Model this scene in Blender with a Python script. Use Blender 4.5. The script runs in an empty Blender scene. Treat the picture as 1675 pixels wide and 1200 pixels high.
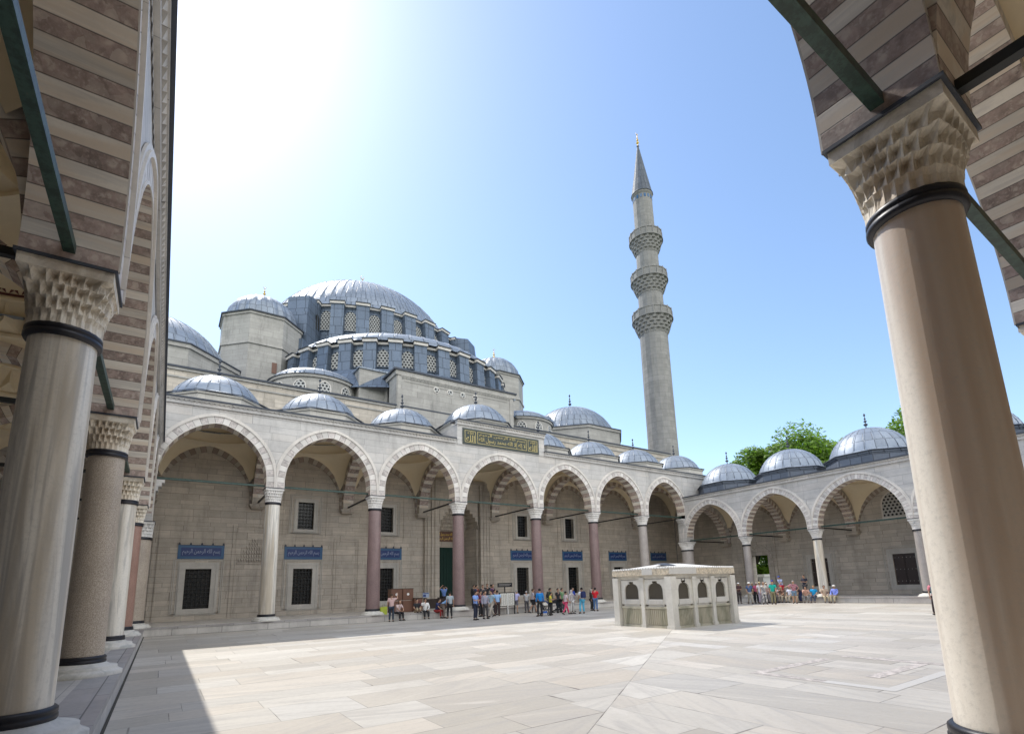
import bpy, math, random
from mathutils import Matrix, Vector
random.seed(7)
PI = math.pi
SC = bpy.context.scene
COL = SC.collection

# ------------------------------------------------------------------ camera, light
cam = bpy.data.cameras.new('camera'); cam_o = bpy.data.objects.new('camera', cam); COL.objects.link(cam_o)
CR = (0.8250117558, -0.5643231583, -0.0299161459); CU = (-0.0819988338, -0.1719200238, 0.9816922617); CF = (0.5591348621, 0.8074545674, 0.1881098815)
cam_o.matrix_world = Matrix(((CR[0], CU[0], -CF[0], 1.203), (CR[1], CU[1], -CF[1], -33.537), (CR[2], CU[2], -CF[2], 1.908), (0, 0, 0, 1)))
cam.sensor_width = 36; cam.lens = 845.24 * 36 / 1675
cam.shift_x = -15.8 / 1675; cam.shift_y = 197.3 / 1675
cam.clip_start = 0.05; cam.clip_end = 3000
SC.camera = cam_o
SUN = Vector((-0.128, 0.73, 1.0)).normalized()
el = math.asin(SUN.z)
w = bpy.data.worlds.new('World'); SC.world = w; w.use_nodes = True
nt = w.node_tree; nt.nodes.clear()
sky = nt.nodes.new('ShaderNodeTexSky'); sky.sky_type = 'NISHITA'; sky.sun_disc = False
sky.sun_elevation = el; sky.sun_rotation = math.atan2(SUN.x, SUN.y)
sky.altitude = 50; sky.air_density = 1.0; sky.dust_density = 0.55; sky.ozone_density = 1.0
bg = nt.nodes.new('ShaderNodeBackground'); bg.inputs['Strength'].default_value = 0.15
out = nt.nodes.new('ShaderNodeOutputWorld')
tint = nt.nodes.new('ShaderNodeMixRGB'); tint.blend_type = 'MULTIPLY'; tint.inputs[0].default_value = 1; tint.inputs[2].default_value = (.90, .935, .955, 1)
nt.links.new(sky.outputs[0], tint.inputs[1]); 
# unseen bright clouds added behind the camera as neutral fill for the shaded walls
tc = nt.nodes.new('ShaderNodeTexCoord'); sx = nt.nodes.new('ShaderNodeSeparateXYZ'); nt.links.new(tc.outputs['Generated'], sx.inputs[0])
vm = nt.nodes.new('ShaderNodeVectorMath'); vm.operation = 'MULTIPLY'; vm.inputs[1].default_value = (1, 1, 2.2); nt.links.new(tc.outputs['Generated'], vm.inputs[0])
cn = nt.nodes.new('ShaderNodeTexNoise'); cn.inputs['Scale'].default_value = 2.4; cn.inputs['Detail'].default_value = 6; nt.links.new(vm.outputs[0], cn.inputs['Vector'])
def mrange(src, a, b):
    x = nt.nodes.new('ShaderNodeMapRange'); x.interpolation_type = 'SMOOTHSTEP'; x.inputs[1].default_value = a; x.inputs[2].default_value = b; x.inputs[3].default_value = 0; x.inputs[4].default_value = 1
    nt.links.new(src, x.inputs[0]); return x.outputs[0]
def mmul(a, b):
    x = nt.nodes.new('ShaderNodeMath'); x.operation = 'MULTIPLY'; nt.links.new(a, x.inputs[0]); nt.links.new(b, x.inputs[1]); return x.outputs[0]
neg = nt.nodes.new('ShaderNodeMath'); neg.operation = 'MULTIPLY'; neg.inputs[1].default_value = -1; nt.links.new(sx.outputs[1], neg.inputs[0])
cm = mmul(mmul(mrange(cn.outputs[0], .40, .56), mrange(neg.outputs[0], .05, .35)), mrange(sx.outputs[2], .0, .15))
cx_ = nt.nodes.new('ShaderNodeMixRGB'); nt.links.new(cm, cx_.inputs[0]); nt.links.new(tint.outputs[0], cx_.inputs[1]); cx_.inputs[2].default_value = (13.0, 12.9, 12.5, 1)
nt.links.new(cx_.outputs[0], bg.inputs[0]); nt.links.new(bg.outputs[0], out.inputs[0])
sl = bpy.data.lights.new('sun', 'SUN'); sl.energy = 2.5; sl.angle = math.radians(0.5); sl.color = (1.0, 0.95, 0.87)
so = bpy.data.objects.new('sun', sl); COL.objects.link(so)
so.rotation_euler = SUN.to_track_quat('Z', 'Y').to_euler(); so.location = (0, 0, 90)
SC.view_settings.view_transform = 'Standard'; SC.view_settings.look = 'None'
SC.view_settings.exposure = 0.83; SC.view_settings.gamma = 1.0
SC.cycles.max_bounces = 9; SC.cycles.diffuse_bounces = 8

# ------------------------------------------------------------------ materials
class G:
    def __init__(s, name):
        s.m = bpy.data.materials.new(name); s.m.use_nodes = True
        s.t = s.m.node_tree; s.b = s.t.nodes['Principled BSDF']
    def n(s, typ, **k):
        x = s.t.nodes.new('ShaderNode' + typ)
        for a, v in k.items(): setattr(x, a, v)
        return x
    def put(s, sock, v):
        if isinstance(v, bpy.types.NodeSocket): s.t.links.new(v, sock)
        elif v is not None:
            if hasattr(sock.default_value, '__len__') and not hasattr(v, '__len__'): v = (v,) * len(sock.default_value)
            if hasattr(v, '__len__') and len(sock.default_value) == 4 and len(v) == 3: v = tuple(v) + (1,)
            sock.default_value = v
    def ma(s, op, a, b=None, c=None):
        x = s.n('Math', operation=op)
        for i, v in enumerate((a, b, c)): s.put(x.inputs[i], v)
        return x.outputs[0]
    def mix(s, f, a, b, mode='MIX'):
        x = s.n('MixRGB', blend_type=mode)
        for i, v in enumerate((f, a, b)): s.put(x.inputs[i], v)
        return x.outputs[0]
    def comb(s, a, b, c=0.0):
        x = s.n('CombineXYZ')
        for i, v in enumerate((a, b, c)): s.put(x.inputs[i], v)
        return x.outputs[0]
    def uv(s):
        x = s.n('TexCoord'); y = s.n('SeparateXYZ'); s.t.links.new(x.outputs['UV'], y.inputs[0]); return y.outputs[0], y.outputs[1]
    def ob(s, rnd=True):
        x = s.n('TexCoord'); v = x.outputs['Object']
        if rnd:
            oi = s.n('ObjectInfo'); a = s.n('VectorMath', operation='ADD')
            c = s.ma('MULTIPLY', oi.outputs['Random'], 40.0)
            s.t.links.new(v, a.inputs[0]); s.put(a.inputs[1], s.comb(c, c, c)); v = a.outputs[0]
        return v
    def scale(s, v, k):
        x = s.n('VectorMath', operation='MULTIPLY'); s.put(x.inputs[0], v); s.put(x.inputs[1], k); return x.outputs[0]
    def noise(s, v, sc, det=4.0, rough=.6, dist=0.0):
        x = s.n('TexNoise'); s.put(x.inputs['Vector'], v)
        for k, q in (('Scale', sc), ('Detail', det), ('Roughness', rough), ('Distortion', dist)): x.inputs[k].default_value = q
        return x.outputs[0]
    def ramp(s, f, lo, hi, a=0.0, b=1.0):
        x = s.n('MapRange', interpolation_type='SMOOTHSTEP'); s.put(x.inputs[0], f)
        for i, v in enumerate((lo, hi, a, b)): x.inputs[i + 1].default_value = v
        return x.outputs[0]
    def wn(s, v):
        x = s.n('TexWhiteNoise', noise_dimensions='3D'); s.put(x.inputs['Vector'], v); return x.outputs['Value']
    def bump(s, h, st=.3, d=.02):
        x = s.n('Bump'); x.inputs['Strength'].default_value = st; x.inputs['Distance'].default_value = d
        s.put(x.inputs['Height'], h); s.put(s.b.inputs['Normal'], x.outputs[0])
    def fin(s, col, rough=.7, metal=0.0, spec=None):
        s.put(s.b.inputs['Base Color'], col); s.put(s.b.inputs['Roughness'], rough); s.put(s.b.inputs['Metallic'], metal)
        if spec is not None: s.b.inputs['Specular IOR Level'].default_value = spec
        return s.m

def blocks(g, u, v, W, H, wob=.25):
    """irregular coursed blocks: (random per block, joint distance in m, cell vector)"""
    vv = g.ma('DIVIDE', v, H)
    vv = g.ma('ADD', vv, g.ma('MULTIPLY', g.ma('SINE', g.ma('MULTIPLY', vv, 1.7)), wob * .8))
    row = g.ma('FLOOR', vv)
    rr = g.wn(g.comb(row, 3.3, 1.1))
    uu = g.ma('ADD', g.ma('DIVIDE', u, W), g.ma('MULTIPLY', rr, 9.7))
    uu = g.ma('ADD', uu, g.ma('MULTIPLY', g.ma('SINE', g.ma('ADD', g.ma('MULTIPLY', uu, 2.1), g.ma('MULTIPLY', row, 2.3))), wob))
    cell = g.ma('FLOOR', uu)
    fu = g.ma('FRACT', uu); fv = g.ma('FRACT', vv)
    du = g.ma('MULTIPLY', g.ma('MINIMUM', fu, g.ma('SUBTRACT', 1.0, fu)), W)
    dv = g.ma('MULTIPLY', g.ma('MINIMUM', fv, g.ma('SUBTRACT', 1.0, fv)), H)
    return g.wn(g.comb(cell, row, 5.5)), g.ma('MINIMUM', du, dv), cell, row

def sc3(c, k): return tuple(min(1, x * k) for x in c)

def stone(name, base, W, H, var=.18, tint=None, joint=.008, jcol=.45, vein=(.6, 6.0), vamt=.25, vcol=None, stain=.25, rough=.75, bump=.25):
    g = G(name); u, v = g.uv()
    r, d, cell, row = blocks(g, u, v, W, H)
    r2 = g.wn(g.comb(cell, row, 9.1))
    col = g.mix(r, sc3(base, 1 - var), sc3(base, 1 + var))
    if tint: col = g.mix(g.ma('MULTIPLY', g.ramp(r2, .55, .95), .8), col, tint)
    o = g.ma('MULTIPLY', r, 53.0)
    vn = g.noise(g.comb(g.ma('ADD', g.ma('MULTIPLY', u, vein[0]), o), g.ma('ADD', g.ma('MULTIPLY', v, vein[1]), o), o), 1.0, 5.0, .65, .6)
    col = g.mix(g.ma('MULTIPLY', g.ramp(vn, .42, .72), vamt), col, vcol or sc3(base, .5))
    r4 = g.wn(g.comb(cell, row, 4.7)); col = g.mix(g.ma('MULTIPLY', g.ramp(r4, .78, .98), .5 if var > .15 else .25), col, sc3(base, .6))
    mo = g.noise(g.scale(g.ob(False), (.9, .9, .7)), 1.0, 7.0, .7); col = g.mix(.45, col, g.mix(g.ramp(mo, .32, .68), sc3(base, .62), sc3(base, 1.28)))
    fine = g.noise(g.comb(u, v), 14.0, 5.0, .7)
    col = g.mix(.35, col, g.mix(fine, sc3(base, .6), sc3(base, 1.35)))
    ob = g.ob(False)
    st = g.noise(g.scale(ob, (.75, .75, .14)), 1.0, 6.0, .72)
    col = g.mix(g.ma('MULTIPLY', g.ramp(st, .5, .78), stain), col, sc3(base, .25))
    jm = g.ramp(d, joint * .4, joint * 1.3)
    col = g.mix(jm, sc3(base, jcol), col)
    g.bump(g.ma('ADD', g.ma('MULTIPLY', jm, 1.0), g.ma('MULTIPLY', fine, .5)), bump, .012)
    return g.fin(col, rough)

M = {}
M['facade'] = stone('grey_marble_facing', (.475, .46, .44), 1.9, .52, .18, (.58, .52, .455), .011, .5, (.35, 3.2), .75, (.27, .27, .285), .5, .6)
M['ashlar'] = stone('warm_ashlar', (.49, .435, .365), 1.05, .36, .34, (.36, .33, .29), .009, .42, (.8, 9), .8, (.25, .22, .185), .65)
M['ashlar_g'] = stone('grey_ashlar', (.37, .355, .328), 1.1, .40, .22, (.27, .26, .245), .008, .5, (.7, 7), .45, (.25, .24, .22), .75)
M['minaret'] = stone('minaret_stone', (.25, .243, .23), 1.2, .55, .32, (.2, .195, .185), .012, .45, (.7, 5), .4, (.16, .155, .145), .45)
M['frame'] = stone('window_frame_stone', (.49, .465, .42), 1.2, 3.0, .08, None, .004, .6, (1.2, 3), .4, (.26, .25, .24), .35, .6, .15)
M['sidewall'] = stone('side_ashlar', (.48, .435, .375), .95, .36, .30, (.29, .25, .205), .012, .5, (1.0, 7), .45, (.22, .195, .165), .35)
M['trim'] = stone('marble_trim', (.60, .565, .52), 1.6, 3.0, .08, None, .004, .6, (1.2, 2.5), .35, (.30, .30, .31), .25, .55, .15)
M['ledge'] = stone('ledge_marble', (.38, .36, .345), 1.7, .6, .3, (.36, .28, .25), .012, .35, (.5, 5), .6, (.22, .22, .24), .5, .6)
M['ledge_f'] = stone('ledge_facing_marble', (.56, .535, .50), 1.5, 2.0, .3, (.40, .33, .30), .014, .3, (.6, 5), .6, (.28, .28, .30), .5, .6)
M['terrace'] = stone('terrace_marble', (.54, .505, .46), 1.6, 1.1, .12, None, .008, .4, (1.2, 4), .4, (.22, .20, .185), .3, .5)

def mat_floor():
    g = G('court_marble_slabs'); x = g.n('TexCoord'); s = g.n('SeparateXYZ'); g.t.links.new(x.outputs['Object'], s.inputs[0])
    X, Y = s.outputs[0], s.outputs[1]
    ax = g.ma('MULTIPLY', g.ma('ABSOLUTE', g.ma('SUBTRACT', X, 21.3)), .72)
    ay = g.ma('ABSOLUTE', g.ma('ADD', Y, 16.6))
    sel = g.ma('GREATER_THAN', ay, ax)
    left = g.ma('LESS_THAN', X, 21.3)
    sel = g.ma('MAXIMUM', sel, left)
    # sector by the diagonals from the fountain: rows run along X to the west, along Y to the south
    south = g.ma('MULTIPLY', g.ma('LESS_THAN', Y, -18.7), g.ma('GREATER_THAN', g.ma('SUBTRACT', X, 18.9), g.ma('MULTIPLY', g.ma('ADD', Y, 18.7), 1.39)))
    U = g.ma('ADD', g.ma('MULTIPLY', X, g.ma('SUBTRACT', 1.0, south)), g.ma('MULTIPLY', Y, south))
    V = g.ma('ADD', g.ma('MULTIPLY', Y, g.ma('SUBTRACT', 1.0, south)), g.ma('MULTIPLY', X, south))
    r, d, cell, row = blocks(g, U, V, 2.1, 1.02, .30)
    # diagonal joint line
    dg = g.ma('ABSOLUTE', g.ma('SUBTRACT', g.ma('SUBTRACT', X, 18.9), g.ma('MULTIPLY', g.ma('ADD', Y, 18.7), 1.39)))
    dg = g.ma('ADD', g.ma('MULTIPLY', dg, .6), g.ma('MULTIPLY', g.ma('GREATER_THAN', Y, -18.7), 5.0))
    d = g.ma('MINIMUM', d, dg)
    r2 = g.wn(g.comb(cell, row, 9.1))
    r3 = g.wn(g.comb(cell, row, 2.1))
    col = g.mix(r, (.385, .35, .295), (.56, .53, .475))
    col = g.mix(g.ma('MULTIPLY', g.ramp(r2, .6, 1), .5), col, (.52, .455, .375))
    col = g.mix(g.ma('MULTIPLY', g.ramp(r3, .65, 1), .35), col, (.41, .405, .395))
    o = g.ma('MULTIPLY', r, 53.0)
    ang = g.ma('MULTIPLY', g.ma('SUBTRACT', r3, .5), 1.2)
    vv = g.ma('ADD', V, g.ma('MULTIPLY', U, ang))
    vn = g.noise(g.comb(g.ma('ADD', g.ma('MULTIPLY', U, .45), o), g.ma('ADD', g.ma('MULTIPLY', vv, 3.4), o), o), 1.0, 6.0, .62, .9)
    col = g.mix(g.ma('MULTIPLY', g.ramp(vn, .45, .7), .6), col, (.35, .33, .305))
    col = g.mix(g.ma('MULTIPLY', g.ramp(vn, .30, .42, 1.0, 0.0), .3), col, (.68, .64, .58))
    big = g.noise(x.outputs['Object'], .45, 5.0, .65)
    col = g.mix(g.ma('MULTIPLY', g.ramp(big, .45, .75), .5), col, (.37, .34, .30))
    fine = g.noise(x.outputs['Object'], 9.0, 6.0, .75)
    col = g.mix(g.ma('MULTIPLY', g.ramp(fine, .5, .8), .25), col, (.27, .25, .23))
    jr = g.noise(x.outputs['Object'], 1.3, 3.0, .6)
    jm = g.ramp(g.ma('SUBTRACT', d, g.ma('MULTIPLY', g.ramp(jr, .5, .75), .006)), .001, .013)
    col = g.mix(jm, g.mix(g.ramp(jr, .38, .62), (.33, .305, .27), (.14, .12, .10)), col)
    g.bump(g.ma('ADD', jm, g.ma('MULTIPLY', fine, .35)), .35, .012)
    return g.fin(col, g.ramp(fine, .2, .8, .38, .62))
M['floor'] = mat_floor()

def piece(g):
    """joints of a voussoir: (mask 0 at the joint, random per stone)"""
    u, v = g.uv(); isl = g.n('NewGeometry').outputs['Random Per Island']
    vv = g.ma('ADD', g.ma('DIVIDE', v, .62), g.ma('MULTIPLY', isl, 3.0)); fv = g.ma('FRACT', vv); c = g.ma('FLOOR', vv)
    nz = g.ma('MULTIPLY', g.noise(g.comb(v, isl), 9.0, 3.0), .035)
    du = g.ma('SUBTRACT', g.ma('MINIMUM', u, g.ma('SUBTRACT', 1.0, u)), nz); dv = g.ma('MULTIPLY', g.ma('MINIMUM', fv, g.ma('SUBTRACT', 1.0, fv)), 1.6)
    return g.ramp(du, .0, .035), isl
def mat_breccia(name, base, light, sc=9.0, lamt=.6, vs=False):
    g = G(name); o = g.ob()
    wv = g.n('TexNoise'); g.put(wv.inputs['Vector'], o); wv.inputs['Scale'].default_value = sc * .55; wv.inputs['Detail'].default_value = 5
    ad = g.n('VectorMath', operation='MULTIPLY_ADD'); g.put(ad.inputs[0], wv.outputs['Color']); ad.inputs[1].default_value = (.22, .22, .22); g.put(ad.inputs[2], o); o2 = ad.outputs[0]
    v = g.n('TexVoronoi', feature='F1'); g.put(v.inputs['Vector'], o2); v.inputs['Scale'].default_value = sc
    n = g.noise(o, sc * .8, 6.0, .7); big = g.noise(o, 1.5, 4.0)
    n3 = g.noise(o, sc * 3, 4.0, .7)
    isl = g.n('NewGeometry').outputs['Random Per Island']
    col = g.mix(g.ramp(n, .3, .7), sc3(base, .4), sc3(base, 1.6)); col = g.mix(.35, col, g.mix(isl, sc3(base, .55), sc3(base, 1.45)))
    col = g.mix(g.ma('MULTIPLY', g.ramp(v.outputs['Distance'], .2, .5, 1.0, 0.0), g.ma('MULTIPLY', g.ramp(n, .38, .56), lamt + .2)), col, light)
    v2 = g.n('TexVoronoi', feature='F1'); g.put(v2.inputs['Vector'], o2); v2.inputs['Scale'].default_value = sc * 2.6
    cr = g.n('SeparateColor'); g.t.links.new(v.outputs['Color'], cr.inputs[0]); col = g.mix(g.ma('MULTIPLY', g.ramp(cr.outputs[0], .55, .8), .6), col, g.mix(cr.outputs[1], light, sc3(base, .45)))
    col = g.mix(g.ma('MULTIPLY', g.ramp(v2.outputs['Distance'], .1, .4, 1.0, 0.0), g.ma('MULTIPLY', g.ramp(big, .4, .6), .55)), col, light)
    col = g.mix(g.ma('MULTIPLY', g.ramp(n3, .55, .75), .4), col, light)
    col = g.mix(g.ma('MULTIPLY', g.ramp(big, .45, .7), .3), col, sc3(base, .5))
    hh = n3
    if vs:
        jm, pr = piece(g); col = g.mix(.2, col, g.mix(pr, sc3(base, .6), sc3(base, 1.5))); col = g.mix(jm, sc3(base, .28), col); hh = g.ma('ADD', jm, g.ma('MULTIPLY', n3, .5))
    g.bump(hh, .4, .012)
    return g.fin(col, .65)
M['red'] = mat_breccia('red_breccia', (.34, .262, .23), (.62, .54, .47), 8, .6, True)
M['red_f'] = mat_breccia('pink_breccia_face', (.50, .46, .435), (.58, .53, .49), 7, .4, True)

def mat_vein(name, base, dark, warm, k=(1.2, 1.2, 7.0), amt=.5, rough=.5, wamt=.4, fine_amt=.3, isle=False, wr=(.48, .68)):
    g = G(name); o = g.ob()
    n = g.noise(g.scale(o, k), 1.0, 6.0, .6, 1.0)
    col = g.mix(g.ma('MULTIPLY', g.ramp(n, .42, .66), amt), base, dark)
    isl = g.n('NewGeometry').outputs['Random Per Island']; col = g.mix(.3, col, g.mix(isl, sc3(base, .62), sc3(base, 1.12))) if isle else col
    n2 = g.noise(g.scale(o, tuple(x * .45 for x in k)), 1.0, 4.0, .55)
    col = g.mix(g.ma('MULTIPLY', g.ramp(n2, wr[0], wr[1]), wamt), col, warm)
    f = g.noise(o, 22, 6.0, .75)
    col = g.mix(g.ma('MULTIPLY', g.ramp(f, .45, .75), fine_amt), col, sc3(base, .55))
    hh = f
    if isle:
        jm, pr = piece(g); col = g.mix(.45, col, g.mix(pr, sc3(base, .7), sc3(base, 1.15))); col = g.mix(jm, sc3(base, .4), col); hh = g.ma('ADD', jm, g.ma('MULTIPLY', f, .4))
    g.bump(hh, .2, .01)
    return g.fin(col, rough)
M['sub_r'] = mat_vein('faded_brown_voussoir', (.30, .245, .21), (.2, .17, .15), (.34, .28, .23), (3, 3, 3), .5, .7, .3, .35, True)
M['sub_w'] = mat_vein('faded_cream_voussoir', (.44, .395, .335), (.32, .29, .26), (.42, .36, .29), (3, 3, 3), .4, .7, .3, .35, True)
M['stripe'] = mat_vein('striped_white_marble', (.76, .71, .63), (.27, .265, .27), (.60, .44, .29), (7.0, .7, 7.0), .9, .55, .85, .35, True, (.42, .62))
M['stripe_f'] = mat_vein('white_voussoir_face', (.64, .61, .57), (.45, .45, .46), (.48, .43, .38), (3, 3, 3), .45, .6, .3, .3, True)
M['col_white'] = mat_vein('white_marble_column', (.78, .74, .66), (.36, .35, .335), (.47, .39, .28), (6.5, 6.5, .36), .8, .38, .7, .45, False, (.44, .62))
M['col_cream'] = mat_vein('cream_marble_column', (.80, .755, .68), (.52, .45, .37), (.44, .30, .20), (2.6, 2.6, .13), .5, .36, .78, .45, False, (.45, .62))
M['capital'] = mat_vein('capital_marble', (.74, .68, .575), (.26, .215, .16), (.48, .35, .22), (3.2, 3.2, 2), .6, .6, .6, .5)
M['capital_w'] = mat_vein('pale_capital_marble', (.68, .66, .63), (.33, .33, .33), (.5, .46, .4), (3, 3, 3), .4, .6, .2)
M['base'] = mat_vein('column_base_marble', (.64, .61, .555), (.28, .30, .28), (.42, .38, .30), (3, 3, 3), .5, .55, .3)
def mat_granite(name, a, b, sc=60):
    g = G(name); o = g.ob(); n = g.noise(o, sc, 3.0, .8); n2 = g.noise(o, 1.3, 4.0); v = g.noise(g.scale(o, (2, 2, .25)), 1.0, 5.0)
    col = g.mix(g.ramp(n, .35, .68), a, b); col = g.mix(g.ma('MULTIPLY', g.ramp(n2, .4, .7), .35), col, sc3(a, .8))
    col = g.mix(g.ma('MULTIPLY', g.ramp(v, .5, .75), .3), col, sc3(b, 1.15))
    return g.fin(col, .38)
M['col_brown'] = mat_granite('brown_granite_column', (.26, .215, .17), (.60, .515, .42))
M['col_mauve'] = mat_granite('mauve_granite_column', (.15, .10, .098), (.30, .215, .205), 45)
M['col_rose'] = mat_granite('rose_granite_column', (.27, .15, .115), (.42, .26, .20), 45)
M['col_grey'] = mat_granite('grey_granite_column', (.27, .24, .225), (.50, .46, .43), 55)

def mat_lead(name, base, W=.6, H=.95, metal=.55, rough=.42):
    g = G(name); u, v = g.uv()
    r, d, c, row = blocks(g, u, v, W, H, .0)
    o = g.ob(False)
    n = g.noise(g.scale(o, (1, 1, .4)), 1.6, 6.0, .7)
    col = g.mix(r, sc3(base, .88), sc3(base, 1.12))
    col = g.mix(g.ma('MULTIPLY', g.ramp(n, .45, .75), .35), col, sc3(base, 1.4))
    n2 = g.noise(o, 7.0, 5.0, .7)
    col = g.mix(g.ma('MULTIPLY', g.ramp(n2, .5, .75), .3), col, sc3(base, .5))
    jm = g.ramp(d, .008, .035)
    col = g.mix(jm, sc3(base, .35), col)
    g.bump(g.ma('ADD', jm, g.ma('MULTIPLY', n2, .6)), .5, .03)
    return g.fin(col, g.ramp(n2, .3, .8, rough - .06, rough + .12), metal)
M['lead'] = mat_lead('lead_sheet', (.235, .27, .32), .6, .95, .4, .47)
M['lead_d'] = mat_lead('blue_grey_lead', (.12, .155, .21), .8, 1.1, .35, .55)
M['lead_k'] = mat_lead('dark_drum_lead', (.13, .15, .185), .8, 1.0, .15, .6)
M['lead_s'] = mat_lead('spire_lead', (.085, .10, .125), .45, 1.2, .05, .65)
def plain(name, c, rough=.6, metal=0.0, n=.25, sc=12):
    g = G(name); o = g.ob(); f = g.noise(o, sc, 5.0, .7)
    g.bump(f, .15, .01)
    return g.fin(g.mix(f, sc3(c, 1 - n), sc3(c, 1 + n)), rough, metal)
M['lead_edge'] = plain('dark_lead_edge', (.05, .058, .075), .6, .2)
M['bronze'] = plain('black_bronze_ring', (.022, .022, .028), .42, .3, .4)
M['iron_g'] = None
def mat_iron():
    g = G('green_painted_iron'); o = g.ob(); f = g.noise(g.scale(o, (1, 1, 1)), 9, 6.0, .75)
    col = g.mix(g.ramp(f, .42, .58), (.013, .032, .026), (.028, .064, .050)); col = g.mix(g.ramp(f, .62, .72), col, (.075, .06, .045))
    g.bump(f, .3, .01); return g.fin(col, .5)
M['iron_g'] = mat_iron()
M['iron'] = plain('dark_iron', (.016, .018, .018), .5, .2, .4)
M['plaster'] = plain('cream_plaster', (.76, .66, .48), .85, 0, .07, 4)
M['plaster_d'] = plain('ochre_band', (.30, .235, .15), .85, 0, .2)
M['motif'] = plain('dark_red_paint', (.13, .045, .04), .8, 0, .2)
M['glass'] = plain('dark_window_glass', (.008, .009, .010), .25, 0, .3)
M['wood_d'] = plain('dark_brown_wood', (.035, .022, .018), .5, 0, .35, 20)
M['wood'] = plain('brown_cabinet_wood', (.14, .065, .04), .5, 0, .25, 6)
M['curtain'] = plain('dark_green_curtain', (.006, .035, .026), .8, 0, .3, 5)
M['gold'] = plain('gold_leaf', (.62, .42, .10), .38, .55, .2)
M['gold2'] = plain('pale_gold_leaf', (.42, .35, .15), .45, .25, .2)
M['inscr'] = plain('black_green_panel', (.022, .032, .026), .5, 0, .3)
M['white'] = plain('white_paint', (.72, .72, .70), .6, 0, .08)
M['paper'] = plain('notice_paper', (.62, .61, .56), .7, 0, .15, 25)
M['blue'] = plain('cobalt_tile', (.012, .035, .15), .3, 0, .35, 30)
M['blue_l'] = plain('turquoise_tile_border', (.03, .10, .21), .3, 0, .5, 40)
M['tile_w'] = plain('white_tile_lettering', (.30, .36, .47), .4, 0, .1)
M['hedge'] = plain('dark_soil', (.05, .045, .035), .9)
def mat_lattice():
    g = G('pierced_stone_lattice'); u, v = g.uv(); s = .30
    vv = g.ma('DIVIDE', v, s * .87); row = g.ma('FLOOR', vv)
    uu = g.ma('ADD', g.ma('DIVIDE', u, s), g.ma('MULTIPLY', g.ma('MODULO', row, 2.0), .5))
    du = g.ma('SUBTRACT', g.ma('FRACT', uu), .5); dv = g.ma('MULTIPLY', g.ma('SUBTRACT', g.ma('FRACT', vv), .5), .87)
    d = g.ma('SQRT', g.ma('ADD', g.ma('MULTIPLY', du, du), g.ma('MULTIPLY', dv, dv)))
    k = g.ramp(d, .27, .34)
    g.bump(k, .8, .05)
    return g.fin(g.mix(k, (.012, .014, .018), (.41, .41, .395)), .7)
M['lattice'] = mat_lattice()
def mat_grille():
    g = G('bronze_grille'); u, v = g.uv(); s = .13
    a = g.ma('ABSOLUTE', g.ma('SUBTRACT', g.ma('FRACT', g.ma('DIVIDE', g.ma('ADD', u, v), s)), .5))
    b = g.ma('ABSOLUTE', g.ma('SUBTRACT', g.ma('FRACT', g.ma('DIVIDE', g.ma('SUBTRACT', u, v), s)), .5))
    k = g.ramp(g.ma('MINIMUM', a, b), .08, .14)
    return g.fin(g.mix(k, (.15, .125, .09), (.015, .013, .010)), .5)
M['grille'] = mat_grille()
def mat_leaf(name, c):
    g = G(name); gi = g.n('NewGeometry'); oi = g.n('ObjectInfo')
    r = gi.outputs['Random Per Island']
    col = g.mix(r, sc3(c, .5), sc3(c, 1.5))
    g.b.inputs['Transmission Weight'].default_value = 0
    m = g.fin(col, .55)
    tr = g.n('BsdfTranslucent'); ms = g.n('MixShader'); ms.inputs[0].default_value = .5
    g.put(tr.inputs[0], g.mix(1.0, col, (1.3, 1.5, .5), 'MULTIPLY'))
    o = [x for x in g.t.nodes if x.type == 'OUTPUT_MATERIAL'][0]
    g.t.links.new(g.b.outputs[0], ms.inputs[1]); g.t.links.new(tr.outputs[0], ms.inputs[2]); g.t.links.new(ms.outputs[0], o.inputs[0])
    return m
M['leaf'] = mat_leaf('spring_leaves', (.15, .25, .025))
M['bark'] = plain('bark', (.07, .055, .04), .9, 0, .3, 6)
M['grass'] = plain('grass_ground', (.05, .08, .025), .9, 0, .4, 1)
M['asphalt'] = plain('outer_paving', (.14, .13, .12), .9, 0, .25, 1)
M['skin'] = plain('skin', (.42, .25, .17), .55, 0, .08)

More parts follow.
